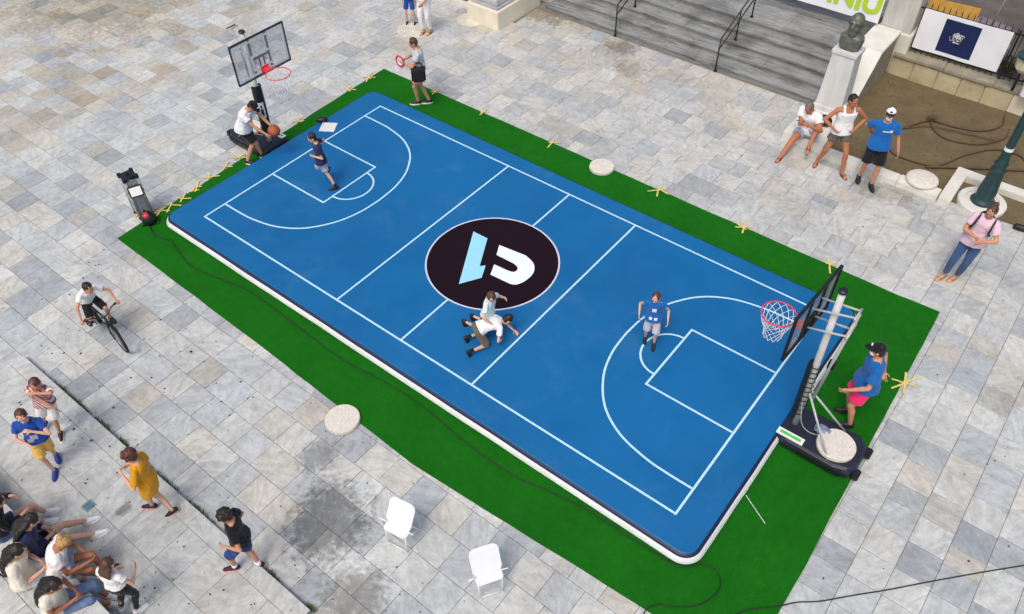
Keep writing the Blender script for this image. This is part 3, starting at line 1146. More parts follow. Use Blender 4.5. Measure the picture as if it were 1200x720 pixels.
make_hoop(-5.90, 1, .50, 2.60, 'portable hoop with clear backboard whose black padded pole faces the court beside the ball handler')
make_hoop(5.62, -1, .32, 2.84, 'portable hoop whose laced pole and grey lift rods show, by man in pink shorts', skew=-.05, padw=72)

# loose round stones
SG = 'round flat stones used as weights'
for (x, y, z, r, th, lab) in ((.29, -3.885, 0, .26, .07, 'flat round stone on the carpet edge before the white folding chairs'),
                              (-.1, 3.575, 0, .25, .06, 'flat round stone on the long far edge of the carpet'),
                              (6.24, -.04, .222, .27, .06, 'round stone weighing down the hoop base by man in pink shorts'),
                              (-6.55, .02, .222, .26, .06, 'round stone on the hoop base behind the man with the ball')):
    mb = MB()
    prof = [(r * .985, 0), (r, th * .15), (r, th * .85), (r * .975, th), (r * .5, th * 1.01), (.02, th * 1.01)]
    mb.lathe(prof, (0, 0, 0), 40)
    for p in mb.v:
        p.x *= 1 + .02 * noise.noise(V((p.x * 5, p.y * 5, x)))
        p.y *= 1 + .02 * noise.noise(V((p.x * 5, p.y * 5, y + 9)))
    o = mb.build('round_stone', M_STONE, smooth=False)
    o.location = (x, y, z + (.03 if z == 0 else 0) * .3)
    tag(o, lab, 'stone', SG)
# crumpled plastic bag on the right hoop base
mb = MB().ell((0, 0, 0), .12, .08, .045, None, 18, 12)
for p in mb.v:
    p += p.normalized() * .035 * noise.noise(p * 22)
o = mb.build('plastic_bag', mat('bag_plastic', lin(120, 130, 150), .3, .3, 20), origin=None)
o.location = (5.98, .08, .262)
tag(o, 'crumpled grey plastic bag on the hoop base beside the round stone', 'plastic bag')

# ------------------------------------------------------------------ cables


def cable(name, pts, r, m, lab, cat='cable', n=8):
    o = MB().tube(spline([V(p) for p in pts], n), r, 6).build(name, m, smooth=True)
    return tag(o, lab, cat)


zc = .028
cable('power_cable', [(-5.86, -2.98, zc), (-5.62, -3.08, zc), (-5.38, -3.09, zc), (-5.15, -3.02, zc), (-4.92, -3.08, zc), (-4.5, -3.18, zc), (-4.13, -3.2, zc), (-3.4, -3.05, zc), (-2.84, -2.98, zc), (-1.7, -3.03, zc), (-.63, -3.07, zc),
                      (.3, -2.98, zc), (1.13, -2.98, zc), (2.0, -3.07, zc), (2.87, -3.08, zc), (3.5, -2.96, zc), (4.02, -2.90, zc), (4.9, -2.88, zc), (5.4, -2.82, zc), (5.62, -2.62, zc), (5.83, -2.62, zc), (5.93, -2.8, zc), (5.85, -3.1, zc), (5.62, -3.33, zc), (5.45, -3.42, zc), (5.35, -3.6, zc + .0), (5.45, -3.9, .01)], .0075, M_CABLE,
      'black cable snaking over the green carpet along the white side of the court')
cable('extension_lead', [(5.9, -3.9, .012), (6.1, -3.3, .03), (6.3, -2.87, .03), (6.6, -2.56, .03), (6.78, -2.34, .012), (6.99, -2.16, .01), (7.3, -1.82, .01), (7.6, -1.5, .01), (8.06, -.98, .01), (8.85, -.12, .01), (10.5, 1.6, .01)], .008, M_CABLE,
      'black cable crossing the carpet corner and marble slabs away from the hoop')
MB_t = MB().add([(5.58, -1.38, .024), (5.98, -1.612, .026), (5.984, -1.605, .026), (5.584, -1.373, .024)], [(0, 1, 2, 3)])
tag(MB_t.build('cord', M_NET), 'short pale cord lying on the carpet from the side of the court', 'cord')

# ------------------------------------------------------------------ floodlight tower and cable reel
e = empty('floodlight_tower', (-6.24, -2.84, 0), 'short grey aluminium truss tower carrying a square floodlight', 'floodlight', rz=rad(-10))
hs = .115
for sx in (-1, 1):
    for sy in (-1, 1):
        MB().cone((sx * hs, sy * hs, .03), (sx * hs, sy * hs, .90), .026, .026, 12).build('corner_tube', M_ALU, e, smooth=True)
        MB().cone((sx * hs, sy * hs, 0), (sx * hs, sy * hs, .05), .036, .032, 12).build('foot', M_BLACK, e)
        MB().cone((sx * hs, sy * hs, .86), (sx * hs, sy * hs, .93), .036, .036, 12).build('corner_clamp', M_BLACK, e)
for s in (-1, 1):
    for axis in (0, 1):
        k = 0
        z = .08
        while z < .82:
            a, b_ = (-hs, hs) if k % 2 else (hs, -hs)
            p, q = ((a, s * hs, z), (b_, s * hs, z + .12)) if axis == 0 else ((s * hs, a, z), (s * hs, b_, z + .12))
            MB().cone(p, q, .010, .010, 6).build('lattice_bar', M_ALU, e)
            z += .12
            k += 1
        MB().box(*((-hs, hs, s * hs - .004, s * hs + .004) if axis == 0 else (s * hs - .004, s * hs + .004, -hs, hs)), .07, .85).build('panel', M_ALU, e)
MB().box(-.13, .13, -.13, .13, .895, .915).build('top_plate', M_BLACK, e, bevel=.006)
MB().cone((0, 0, .915), (0, 0, .96), .03, .02, 10).build('top_knob', M_BLACK, e)
Mf = Matrix.Translation((.20, -.02, .66)) @ Matrix.Rotation(rad(-12), 4, 'Z') @ Matrix.Rotation(rad(-28), 4, 'Y')
fl = MB().box(-.03, .03, -.125, .125, -.105, .105, Mf).build('floodlight_housing', M_BLACK, e, bevel=.01)
MB().box(.030, .036, -.10, .10, -.08, .08, Mf).build('lamp_pane', M_LAMPFACE, fl)
MB().tube([Mf @ V((0, -.135, 0)), Mf @ V((-.09, -.135, 0)), Mf @ V((-.09, .135, 0)), Mf @ V((0, .135, 0))], .010, 6).build('yoke', M_BLACK, fl)
e = empty('cable_reel', (-5.90, -2.93, .02), 'small round red and black cable reel at the carpet corner', 'cable reel')
MB().lathe([(.10, 0), (.13, .03), (.14, .10), (.12, .18), (.07, .23), (.02, .24)], (0, 0, 0), 20).build('drum', M_BLACK, e, smooth=True)
MB().ell((.02, -.03, .19), .075, .075, .07, None, 12, 8).build('red_cap', mat('reel_red', lin(190, 50, 62), .35, .2, 12), e, smooth=True)
MB().tube([(-.1, 0, .14), (-.08, 0, .27), (.08, 0, .27), (.1, 0, .14)], .012, 6).build('handle', M_BLACK, e)
for a in (30, 150, 270):
    MB().capsule((.1 * math.cos(rad(a)), .1 * math.sin(rad(a)), .02), (.17 * math.cos(rad(a)), .17 * math.sin(rad(a)), .015), .016, .014, 6).build('foot', M_BLACK, e)

# ------------------------------------------------------------------ white folding chairs
CG = 'white folding chairs before the court'


def make_chair(x, y, hdg, lab):
    e = empty('folding_chair', (x, y, 0), lab, 'chair', CG, rad(hdg - 90))     # local +Y is the way the chair faces; origin between the front feet
    def rr(hx, y0, y1, r=.085):
        out = []
        for (cx, cy, a0) in ((hx - r, y0 + r, -90), (hx - r, y1 - r, 0), (-hx + r, y1 - r, 90), (-hx + r, y0 + r, 180)):
            out += [(cx + r * math.cos(rad(a0 + 18 * i)), cy + r * math.sin(rad(a0 + 18 * i))) for i in range(6)]
        return out
    MB().prism(rr(.205, -.17, .02, .06), .435, .455).build('seat', M_CHAIR, e, bevel=.007)
    mb = MB().prism(rr(.225, 0, .44, .09), -.01, .01)
    Mk = Matrix.Translation((0, -.13, .468)) @ Matrix.Rotation(rad(180 - 56), 4, 'X') @ Matrix.Rotation(rad(180), 4, 'Y')
    for p in mb.v:
        p.z += .35 * p.x * p.x
        p.xyz = Mk @ p
    mb.build('backrest', M_CHAIR, e, bevel=.006)
    for s in (-1, 1):
        MB().tube([(s * .17, 0, .01), (s * .185, -.03, .44)], .0125, 8).build('front_leg', M_WHITE, e, smooth=True)
        MB().tube([(s * .19, -.06, .42), (s * .175, -.30, .2), (s * .16, -.44, .01)], .0125, 8).build('rear_leg', M_WHITE, e, smooth=True)
        MB().tube([(s * .19, -.11, .44), (s * .195, -.19, .54), (s * .195, -.32, .74)], .0115, 8).build('back_post', M_WHITE, e, smooth=True)
        MB().cone((s * .17, 0, 0), (s * .17, 0, .03), .017, .015, 8).build('foot_cap', M_WHITE, e)
        MB().cone((s * .16, -.44, 0), (s * .16, -.44, .03), .017, .015, 8).build('foot_cap', M_WHITE, e)
        MB().capsule((s * .20, -.10, .49), (s * .29, -.09, .50), .010, .020 if s > 0 else .010, 8).build('arm_stub', M_WHITE, e, smooth=True)
    MB().cone((-.17, 0, .045), (.17, 0, .045), .010, .010, 7).build('crossbar', M_WHITE, e, smooth=True)
    MB().cone((-.165, -.42, .045), (.165, -.42, .045), .010, .010, 7).build('crossbar', M_WHITE, e, smooth=True)
    e.scale = (.84, .80, .90)
    return e


make_chair(2.34, -4.86, -80, 'white folding chair standing beside the dark stain on the marble slabs')
make_chair(3.72, -4.60, -33, 'white folding chair standing on clean marble nearer the carpet corner')

# ------------------------------------------------------------------ staircase, handrails, pedestal with bust
STX0, STX1 = -5.0, 2.47
st = empty('staircase', (STX0, 8.3, 0), 'wide weathered grey marble staircase with iron handrails', 'staircase')
NR, RISE, RUN = 5, .14, .335
for k in range(NR):
    y0 = 8.3 + RUN * k
    y1 = y0 + RUN + .03 if k < NR - 1 else 10.55
    x = STX0
    while x < STX1 - .01:
        w = min(random.uniform(2.2, 4.0), STX1 - x)
        if STX1 - (x + w) < .6: w = STX1 - x
        zt = RISE * (k + 1) + random.uniform(-.003, .003)
        ov = .034 + random.uniform(-.005, .005)
        o = MB().box(x + .0005, x + w - .0005, y0 - ov, y1, zt - .045, zt).build('step', M_STAIR, st, bevel=.009)
        o.location = (-STX0, -8.3, 0)
        o2 = MB().box(x + .0005, x + w - .0005, y0, y1 - .01, RISE * k - (.03 if k == 0 else .002), zt - .046).build('riser', M_STAIR, o)
        x += w
# second low rise at the back of the landing
for k in range(2):
    o = MB().box(STX0, STX1, 10.55 + .35 * k, 14, .70 + .14 * k - .2, .70 + .14 * (k + 1)).build('upper_step', M_STAIR, st, bevel=.012)
    o.location = (-STX0, -8.3, 0)

HG = 'iron handrails on the staircase'
for (x, lab) in ((-.08, 'black iron handrail rising up the middle of the stairs toward the bust'), (-2.82, 'black iron handrail on the stairs farther from the bust')):
    e = empty('handrail', (x, 8.22, 0), lab, 'handrail', HG)
    def zs(y):
        k = int((y - 8.3) / RUN) + 1 if y > 8.3 else 0
        return RISE * min(k, NR)
    ys = [8.22, 9.05, 9.75]
    slope = RISE / RUN
    for q, y in enumerate(ys):
        zb = zs(y)
        zt = .80 + slope * (y - 8.22)
        MB().cone((0, y - 8.22, zb), (0, y - 8.22, zt), .017, .017, 8).build('post', M_IRON, e, smooth=True)
        MB().cone((0, y - 8.22, zb), (0, y - 8.22, zb + .03), .045, .035, 10).build('base_plate', M_IRON, e)
        MB().ell((0, y - 8.22, zt * .72), .028, .028, .028, None, 8, 6).build('collar', M_IRON, e)
    for dz in (.80, .56):
        p = [(0, 0, dz), (0, 1.53, dz + slope * 1.53), (0, 2.4, dz + slope * 1.6)]
        MB().tube(p, .016, 8).build('rail', M_IRON, e, smooth=True)

# pedestal block, bust
ped = empty('pedestal', (2.72, 8.05, 0), 'tall white marble pedestal standing at the foot of the stairs', 'pedestal')
def pbox(x0, x1, y0, y1, z0, z1, name, m, parent=None, bv=.012):
    o = MB().box(x0 - 2.72, x1 - 2.72, y0 - 8.05, y1 - 8.05, z0, z1).build(name, m, parent or ped, bevel=bv)
    return o
pbox(2.30, 3.16, 6.66, 7.7, -.02, .20, 'front_block', M_CURB)
pbox(2.36, 3.12, 7.703, 8.35, -.02, .24, 'plinth', M_CURB)
R = []
for (z, hx, hy) in ((.243, .30, .27), (.34, .30, .27), (.345, .275, .245), (1.50, .235, .205), (1.505, .26, .23), (1.58, .26, .23)):
    R.append([V((sx * hx, sy * hy, z)) for sx, sy in ((-1, -1), (1, -1), (1, 1), (-1, 1))])
o = MB().rings(R).build('shaft', M_PED, ped, bevel=.006)

bust = empty('bust', (2.72, 8.05, 1.58), 'dark green bronze bust of a bearded man on the white pedestal', 'statue')
bm_ = MB()
T20 = [2 * math.pi * i / 20 for i in range(20)]
def sq_(rx, ry, z):
    out = []
    for t in T20:
        c_, s_ = math.cos(t), math.sin(t)
        q = (abs(c_) ** 3 + abs(s_) ** 3) ** (-1 / 3)
        out.append(V((rx * c_ * q, ry * s_ * q, z)))
    return out
bm_.rings([sq_(.19, .13, 0), sq_(.215, .15, .08), sq_(.235, .155, .20), sq_(.225, .14, .27), sq_(.15, .11, .325), sq_(.09, .09, .35)])
bm_.capsule((0, 0, .28), (0, -.01, .42), .115, .11, 12)
bm_.ell((0, -.005, .56), .145, .165, .18)
bm_.ell((0, -.07, .46), .115, .11, .13)
bm_.ell((0, -.10, .38), .09, .07, .10)
bm_.capsule((0, -.165, .58), (0, -.195, .515), .022, .032, 8)
for s in (-1, 1):
    bm_.ell((s * .147, 0, .54), .02, .04, .055)
    bm_.ell((s * .055, -.16, .60), .042, .02, .017)
    bm_.capsule((s * .05, -.12, .26), (s * .12, -.13, .05), .02, .025, 8)
REM = []


def remeshed(mb, name, voxel, smooth_it=2, folds=0.0, fscale=9.0, seed=0):
    me = mb.mesh(name)
    bm = bmesh.new(); bm.from_mesh(me)
    bmesh.ops.recalc_face_normals(bm, faces=bm.faces)
    bm.to_mesh(me); bm.free()
    t = bpy.data.objects.new('tmp', me)
    COL.objects.link(t)
    r = t.modifiers.new('r', 'REMESH')
    r.mode = 'VOXEL'
    r.voxel_size = voxel
    if smooth_it:
        sm = t.modifiers.new('s', 'SMOOTH')
        sm.factor = .5
        sm.iterations = smooth_it
    dg = bpy.context.evaluated_depsgraph_get()
    out = bpy.data.meshes.new_from_object(t.evaluated_get(dg))
    bpy.data.objects.remove(t)
    bpy.data.meshes.remove(me)
    out.name = name
    if folds:
        nr = [v.normal.copy() for v in out.vertices]
        for v, n_ in zip(out.vertices, nr):
            p = v.co * fscale + V((seed, seed * 1.7, 0))
            q = noise.noise(V((p.x, p.y, p.z * .55))) * .7 - abs(noise.noise(V((p.x * 1.6, p.y * 1.6, p.z * .9)))) * 1.2 + .35 + .35 * noise.noise(p * 2.6)
            v.co += n_ * folds * max(q, -.35)
    out.shade_smooth()
    return out


def link_mesh(me, name, m, parent):
    me.materials.append(m)
    o = bpy.data.objects.new(name, me)
    COL.objects.link(o)
    o.parent = parent
    return o


link_mesh(remeshed(bm_, 'figure', .010, 2, .006, 14), 'figure', M_BRONZE, bust)
MB().prism([(.2 * math.cos(t), .13 * math.sin(t)) for t in [2 * math.pi * i / 20 for i in range(20)]], -.0, .03).build('foot_plate', M_BRONZE, bust)

# sloping side wall of the stairs
ck = empty('stair_side_wall', (2.8, 9.4, 0), 'white marble side wall with sloping coping beside the stairs', 'wall')
cx0, cx1 = 2.49, 3.07
prof = [(8.42, -.02), (10.55, -.02), (10.55, .93), (9.42, .93), (8.42, .14)]
vs = [V((x - 2.8, y - 9.4, z)) for x in (cx0 + .03, cx1 - .03) for y, z in prof]
MB().add(vs, [(0, 1, 2, 3, 4)[::-1], (5, 6, 7, 8, 9)] + [(i, (i + 1) % 5, 5 + (i + 1) % 5, 5 + i) for i in range(5)]).build('core', M_COPING, ck)
def quadslab(p0, p1, name):
    (ya, za), (yb, zb) = p0, p1
    vs = []
    for dz in (0, .07):
        for x in (cx0, cx1):
            for (y, z) in ((ya, za), (yb, zb)):
                vs.append(V((x - 2.8, y - 9.4, z + dz)))
    MB().add(vs, [(0, 1, 3, 2), (4, 6, 7, 5), (0, 4, 5, 1), (2, 3, 7, 6), (0, 2, 6, 4), (1, 5, 7, 3)]).build(name, M_CURB, ck, bevel=.008)
quadslab((8.36, .10), (9.415, .932), 'sloping_coping')
quadslab((9.422, .932), (10.56, .932), 'level_coping')
# big pier behind
pr_ = empty('marble_pier', (2.85, 11.0, 0), 'grey veined marble pier rising at the end of the lime lettered banner', 'pier')
MB().box(-.27, .40, -.42, .6, 0, 2.6).build('shaft', mat('pier_marble', lin(190, 188, 182), .6, .16, 2.5, .3, 25, detail=9, stretch=(2.5, 2.5, .6)), pr_, bevel=.015)
MB().box(-.33, .46, -.47, .66, -.01, .95).build('base', M_CURB, pr_, bevel=.015)

# banner with lime lettering along the back of the landing
def text_mesh(body, size, name, bold=.0, extrude=.002):
    cu = bpy.data.curves.new(name, 'FONT')
    cu.body = body
    cu.size = size
    cu.offset = bold
    cu.extrude = extrude
    cu.align_x = 'LEFT'
    t = bpy.data.objects.new('tmp', cu)
    COL.objects.link(t)
    dg = bpy.context.evaluated_depsgraph_get()
    me = bpy.data.meshes.new_from_object(t.evaluated_get(dg))
    bpy.data.objects.remove(t)
    bpy.data.curves.remove(cu)
    return me


def wavy_sheet(w, h, nx, nz, amp, seed):
    vs, fs = [], []
    for s in (0, 1):
        for i in range(nx + 1):
            for k in range(nz + 1):
                x, z = w * i / nx, h * k / nz
                vs.append(V((x, amp * noise.noise(V((x * 2.2, z * 1.5, seed))) + .5 * amp * noise.noise(V((x * 5 + z * 4, z * 2, seed + 3))) + .004 * s, z)))
    n = (nx + 1) * (nz + 1)
    for s in (0, 1):
        for i in range(nx):
            for k in range(nz):
                a = s * n + i * (nz + 1) + k
                fs.append((a, a + nz + 1, a + nz + 2, a + 1))
    return MB().add(vs, fs)


bn = empty('banner', (.45, 10.42, 0), 'white banner with lime green lettering hung across the stair landing', 'banner')
wavy_sheet(3.3, .9, 34, 10, .012, 4).build('sheet', M_BANNER, bn, smooth=True).location = (-1.2, 0, 1.07)
tm = text_mesh('INIU', .62, 'lettering', .022)
tm.materials.append(M_LIME)
o = bpy.data.objects.new('lettering', tm)
COL.objects.link(o)
o.parent = bn
o.rotation_euler = (rad(90), 0, 0)
o.location = (.85, -.018, 1.27)
for x in (-1.2,):
    MB().cone((x, .03, .70), (x, .03, 2.0), .018, .018, 8).build('pole', M_IRON, bn)
MB().cone((-1.2, .03, 1.98), (2.14, .03, 1.98), .014, .014, 8).build('top_rail', M_IRON, bn)

# ------------------------------------------------------------------ cream plinth by the stairs
pl = empty('monument_plinth', (-5.75, 7.6, 0), 'cream stone plinth with grey marble moulding at the foot of the stairs', 'plinth')
MB().box(-.53, .48, -.9, .85, -.02, .47).build('block', M_CREAM, pl, bevel=.012)
MB().box(-.46, .41, -.83, .78, .47, .53).build('lower_moulding', M_GREYTRIM, pl, bevel=.015)
MB().box(-.40, .35, -.77, .72, .53, .60).build('upper_moulding', M_GREYTRIM, pl, bevel=.015)
MB().box(-.37, .32, -.74, .69, .60, 1.6).build('die', M_PED, pl, bevel=.015)
cb = empty('curb', (-9, 7.2, 0), 'pale stone curb along the soil bed left of the cream plinth', 'curb')
x = -16
while x < -6.4:
    w = min(1.1, -6.30 - x)
    MB().box(x + 9, x + w - .006 + 9, -.08, .10, -.02, .09).build('curb_stone', M_CURB, cb, bevel=.012)
    x += 1.1

# ------------------------------------------------------------------ curb, lamp base, retaining wall, fence, right
cb = empty('curb', (4.4, 6.7, 0), 'white marble curb between the paving and the bare soil bed', 'curb')
xs = [3.17, 3.95, 4.72, 5.50]
for a, b in zip(xs, xs[1:]):
    MB().box(a - 4.4 + .003, b - 4.4 - .003, -.16, .10, -.02, .13 + random.uniform(-.006, .006)).build('curb_stone', M_CURB, cb, bevel=.014)
# half round stone set on the curb
o = MB().lathe([(.28, 0), (.30, .03), (.29, .07), (.26, .085), (.02, .09)], (0, 0, 0), 36).build('round_stone', M_STONE, smooth=True)
o.location = (5.10, 6.80, .135)
tag(o, 'flat round stone lying on the white curb by the lamp post', 'stone', SG)

lb = empty('lamp_base_curb', (6.2, 7.0, 0), 'square white stone frame and round footing around the lamp post', 'curb')
for (x0, x1, y0, y1) in ((5.52, 5.74, 6.50, 7.45), (5.52, 6.2, 7.456, 7.68), (6.206, 6.9, 7.456, 7.68), (6.906, 7.8, 7.456, 7.68)):
    MB().box(x0 - 6.2, x1 - 6.2, y0 - 7.0, y1 - 7.0, -.02, .16).build('frame_stone', M_CURB, lb, bevel=.014)
MB().lathe([(.43, -.01), (.43, .09), (.41, .11), (.30, .115), (.29, .09), (.02, .09)], (0, -.05, 0), 40).build('round_footing', M_CURB, lb, smooth=False)
lp = empty('lamp_post', (6.2, 6.95, .09), 'dark green cast iron lamp post on a round white footing', 'lamp post')
prof = [(.21, 0), (.22, .03), (.20, .06), (.17, .09), (.155, .13), (.165, .16), (.155, .20), (.135, .45), (.115, .66), (.125, .69), (.135, .72), (.115, .76), (.10, .80),
        (.11, .84), (.12, .87), (.10, .91), (.085, 1.0), (.08, 1.08), (.095, 1.12), (.08, 1.15), (.072, 1.2), (.062, 3.2), (.05, 4.2)]
MB().lathe(prof, (0, 0, 0), 20).build('column', M_LAMPGREEN, lp, smooth=True)
for k in range(8):
    a = rad(45 * k)
    MB().capsule((.155 * math.cos(a), .155 * math.sin(a), .2), (.118 * math.cos(a), .118 * math.sin(a), .64), .014, .010, 6).build('flute', M_LAMPGREEN, lp, smooth=True)
MB().cone((0, 0, 1.155), (0, 0, 1.215), .0815, .0775, 20).build('white_tape', M_WHITE, lp)
lan = MB().lathe([(.08, 4.2), (.16, 4.3), (.2, 4.75), (.24, 4.78), (.12, 4.95), (.02, 5.02)], (0, 0, 0), 8).build('lantern', M_LAMPGREEN, lp)

rw = empty('retaining_wall', (6, 10.55, 0), 'low yellowish stone retaining wall with weathered coping behind the soil', 'wall')
x = 3.08
k = 0
while x < 12:
    w = random.uniform(.42, .62)
    m = M_YELLOWSTONE if k != 5 else M_CREAM
    MB().box(x - 6 + .003, x + w - 6 - .003, -.10 + random.uniform(-.012, .012), .2, -.03, .45).build('wall_stone', m, rw, bevel=.014)
    x += w
    k += 1
x = 3.08
while x < 12:
    w = random.uniform(.8, 1.2)
    MB().box(x - 6 + .003, x + w - 6 - .003, -.13 + random.uniform(-.015, .015), .45, .453, .53 + random.uniform(-.008, .008)).build('coping_stone', M_COPING, rw, bevel=.014)
    x += w
# raised ground behind the wall
tag(MB().box(3.1, 30, 10.9, 40, .0, .50).build('terrace', mat('terrace_ground', lin(92, 86, 80), .9, .25, 2.5, .6, 20, detail=9)), kind='structure')

fe = empty('iron_fence', (2.95, 10.74, .52), 'black wrought iron fence with spiked bars above the retaining wall', 'fence')
x = 0.0
while x < 6.5:
    top = 1.16
    MB().cone((x, 0, 0), (x, 0, top - .07), .009, .009, 6).build('bar', M_IRON, fe)
    MB().cone((x, 0, top - .08), (x, 0, top + .02), .013, .002, 6).build('spike', M_IRON, fe.children[-1] if False else fe)
    x += .125
for z in (.08, 1.0):
    MB().box(-.05, 6.55, -.014, .014, z, z + .03).build('rail', M_IRON, fe)
for x in (-.03, 2.3, 4.6):
    MB().box(x - .02, x + .02, -.02, .02, 0, 1.1).build('post', M_IRON, fe)

bn2 = empty('banner', (3.35, 10.69, .66), 'white banner with a navy blue square hung on the iron fence', 'banner')
wavy_sheet(1.80, .90, 26, 14, .014, 9).build('sheet', M_BANNER, bn2, smooth=True)
me = wavy_sheet(1.80, .90, 26, 14, .014, 9)
sq = MB()
n = 15
vs, fs = [], []
def bsurf(x, z): return .014 * noise.noise(V((x * 2.2, z * 1.5, 9))) + .007 * noise.noise(V((x * 5 + z * 4, z * 2, 12)))
for i in range(13):
    for k_ in range(13):
        x, z = .48 + .73 * i / 12, .08 + .73 * k_ / 12
        vs.append(V((x, bsurf(x, z) - .004, z)))
for i in range(12):
    for k_ in range(12):
        a = i * 13 + k_
        fs.append((a, a + 13, a + 14, a + 1))
sqo = sq.add(vs, fs).build('navy_square', M_BANNERNAVY, bn2, smooth=True)
random.seed(31)
for q in range(9):      # looping line drawing
    cx, cz = .78 + random.uniform(-.07, .11), .47 + random.uniform(-.06, .06)
    pts = []
    a0 = random.uniform(0, 6)
    for t in range(11):
        a = a0 + t * .55
        r = .02 + .045 * random.random()
        x, z = cx + 1.3 * r * math.cos(a), cz + r * math.sin(a)
        pts.append((x, bsurf(x, z) - .009, z))
    MB().tube(spline(pts, 3), .0035, 4).build('emblem_stroke', M_BANNER, sqo)
for q in range(8):
    x = .755 + q * .018
    MB().box(x, x + .012, bsurf(x, .355) - .010, bsurf(x, .355) - .005, .345, .345 + (.022 if q % 3 else .016)).build('emblem_lettering', M_BANNER, sqo)
random.seed(77)

# things behind the fence
o = MB().box(-.9, .55, -.02, .02, 0, 1.0).build('plywood_board', M_OCHRE, bevel=.004)
o.location = (3.75, 11.25, .51); o.rotation_euler = (rad(-14), 0, rad(6))
tag(o, 'ochre board leaning behind the iron fence', 'board')
for (x, y, w, d, h_, a, lab, m) in ((4.75, 11.6, .7, .5, .35, 20, 'grey lilac stone slab lying behind the fence', M_LILAC), (4.5, 12.4, .8, .6, .3, -12, 'large grey lilac stone slab behind the ochre board', M_LILAC)):
    o = MB().box(-w / 2, w / 2, -d / 2, d / 2, 0, h_).build('stone_slab', m, bevel=.02)
    o.location = (x, y, .5); o.rotation_euler = (0, 0, rad(a))
    tag(o, lab, 'stone slab')
aw = empty('market_awning', (7.0, 12.6, .5), 'grey sloping sheet roof beyond the fence', 'awning', rz=rad(-6))
MB().box(-1.6, 3, -.55, .7, 1.25, 1.31, Matrix.Rotation(rad(8), 4, 'X')).build('roof_sheet', M_GREYBOX, aw, bevel=.01)
for (x, y) in ((-1.5, -.45), (1.5, -.45), (-1.5, .6), (1.5, .6)):
    MB().cone((x, y, 0), (x, y, 1.22 + .14 * y), .03, .03, 8).build('post', M_STEELP, aw)
o = MB().cone((0, 0, 0), (.25, .12, 2.4), .018, .016, 8).build('thin_pole', M_STEEL, smooth=True)
o.location = (4.55, 10.95, .52)
tag(o, 'thin pale metal pole rising behind the navy square banner', 'pole')
gl = empty('garden_lantern', (5.60, 10.42, .53), 'squat lantern with green cap and cream glass at the fence end', 'lantern')
MB().cone((0, 0, 0), (0, 0, .42), .03, .025, 8).build('stem', M_IRON, gl)
MB().lathe([(.07, .42), (.16, .52), (.17, .72), (.15, .76)], (0, 0, 0), 8).build('glass', mat('lantern_cream', lin(206, 198, 172), .4, .1, 7), gl)
MB().lathe([(.22, .76), (.22, .80), (.12, .92), (.03, .98)], (0, 0, 0), 8).build('cap', M_LAMPGREEN, gl)
o = MB().box(-.2, .35, -.15, .15, 0, .30).build('white_crate', M_WHITE, bevel=.03)
o.location = (5.98, 10.36, .53)
tag(o, 'white plastic box beside the squat lantern on the wall', 'box')


def shrub(x, y, z, r, n, lab):
    e = empty('shrub', (x, y, z), lab, 'shrub')
    lf = MB()
    tw = MB()
    for k in range(14):
        a = random.uniform(0, 6.28)
        t = V((math.cos(a) * r * random.uniform(.3, .9), math.sin(a) * r * random.uniform(.3, .7), r * random.uniform(.6, 1.7)))
        tw.tube([V((0, 0, 0)), t * .5 + V((0, 0, .04)), t], [.012, .008, .003], 4)
    for k in range(n):
        a = random.uniform(0, 6.28)
        b = random.uniform(-.2, 1)
        q = r * random.random() ** .4
        c = V((math.cos(a) * q, math.sin(a) * q * .8, r * .8 + q * b * .8))
        d = V((random.gauss(0, 1), random.gauss(0, 1), random.gauss(.4, 1))).normalized()
        s_ = d.orthogonal().normalized()
        ln = random.uniform(.03, .06)
        lf.add([c, c + d * ln * .5 + s_ * ln * .28, c + d * ln, c + d * ln * .5 - s_ * ln * .28], [(0, 1, 2, 3)])
    lf.build('foliage', M_LEAF, e)
    tw.build('stem', M_TWIG, e)


shrub(3.12, 10.72, .52, .16, 520, 'dark low shrub at the wall end between pier and banner')
shrub(5.32, 10.95, .52, .26, 900, 'dark leafy shrub behind the fence at the banner end')

# hoses and dry tuft on the soil
HZ = .055
cable('garden_hose', [(4.5, 9.1, HZ), (4.3, 8.75, HZ), (4.10, 8.3, HZ), (4.06, 7.93, HZ), (4.2, 7.62, HZ), (4.44, 7.46, HZ), (5.07, 7.53, HZ), (5.3, 7.85, HZ), (5.49, 8.28, HZ), (5.84, 8.79, HZ), (6.2, 8.95, HZ), (6.48, 8.84, HZ), (6.7, 8.4, HZ)], .017, M_HOSE, 'long brown hose looping over the soil to the lamp post', 'hose')
cable('garden_hose', [(4.5, 9.12, HZ), (4.75, 9.15, HZ), (5.04, 9.17, HZ), (5.5, 9.36, HZ), (5.76, 9.79, HZ), (5.71, 10.2, HZ)], .016, M_HOSE, 'brown hose curving from the dry tuft to the yellow wall', 'hose')
cable('garden_hose', [(4.55, 9.05, HZ), (4.7, 8.8, HZ), (5.04, 8.63, HZ), (5.58, 8.82, HZ), (5.93, 9.34, HZ), (5.95, 9.6, HZ)], .016, M_HOSE, 'brown hose bowed across the middle of the soil bed', 'hose')
cable('garden_hose', [(4.21, 8.5, HZ + .01), (4.62, 8.87, HZ + .02), (5.26, 9.03, HZ + .02), (5.9, 9.2, HZ)], .013, M_HOSE, 'thin brown hose crossing the other hoses on the soil', 'hose')
cable('iron_rod', [(5.0, 7.42, .06), (5.8, 7.97, .06), (6.7, 8.55, .06)], .02, M_HOSE, 'straight rusty pipe lying on the soil behind the lamp post', 'pipe')
tf = MB()
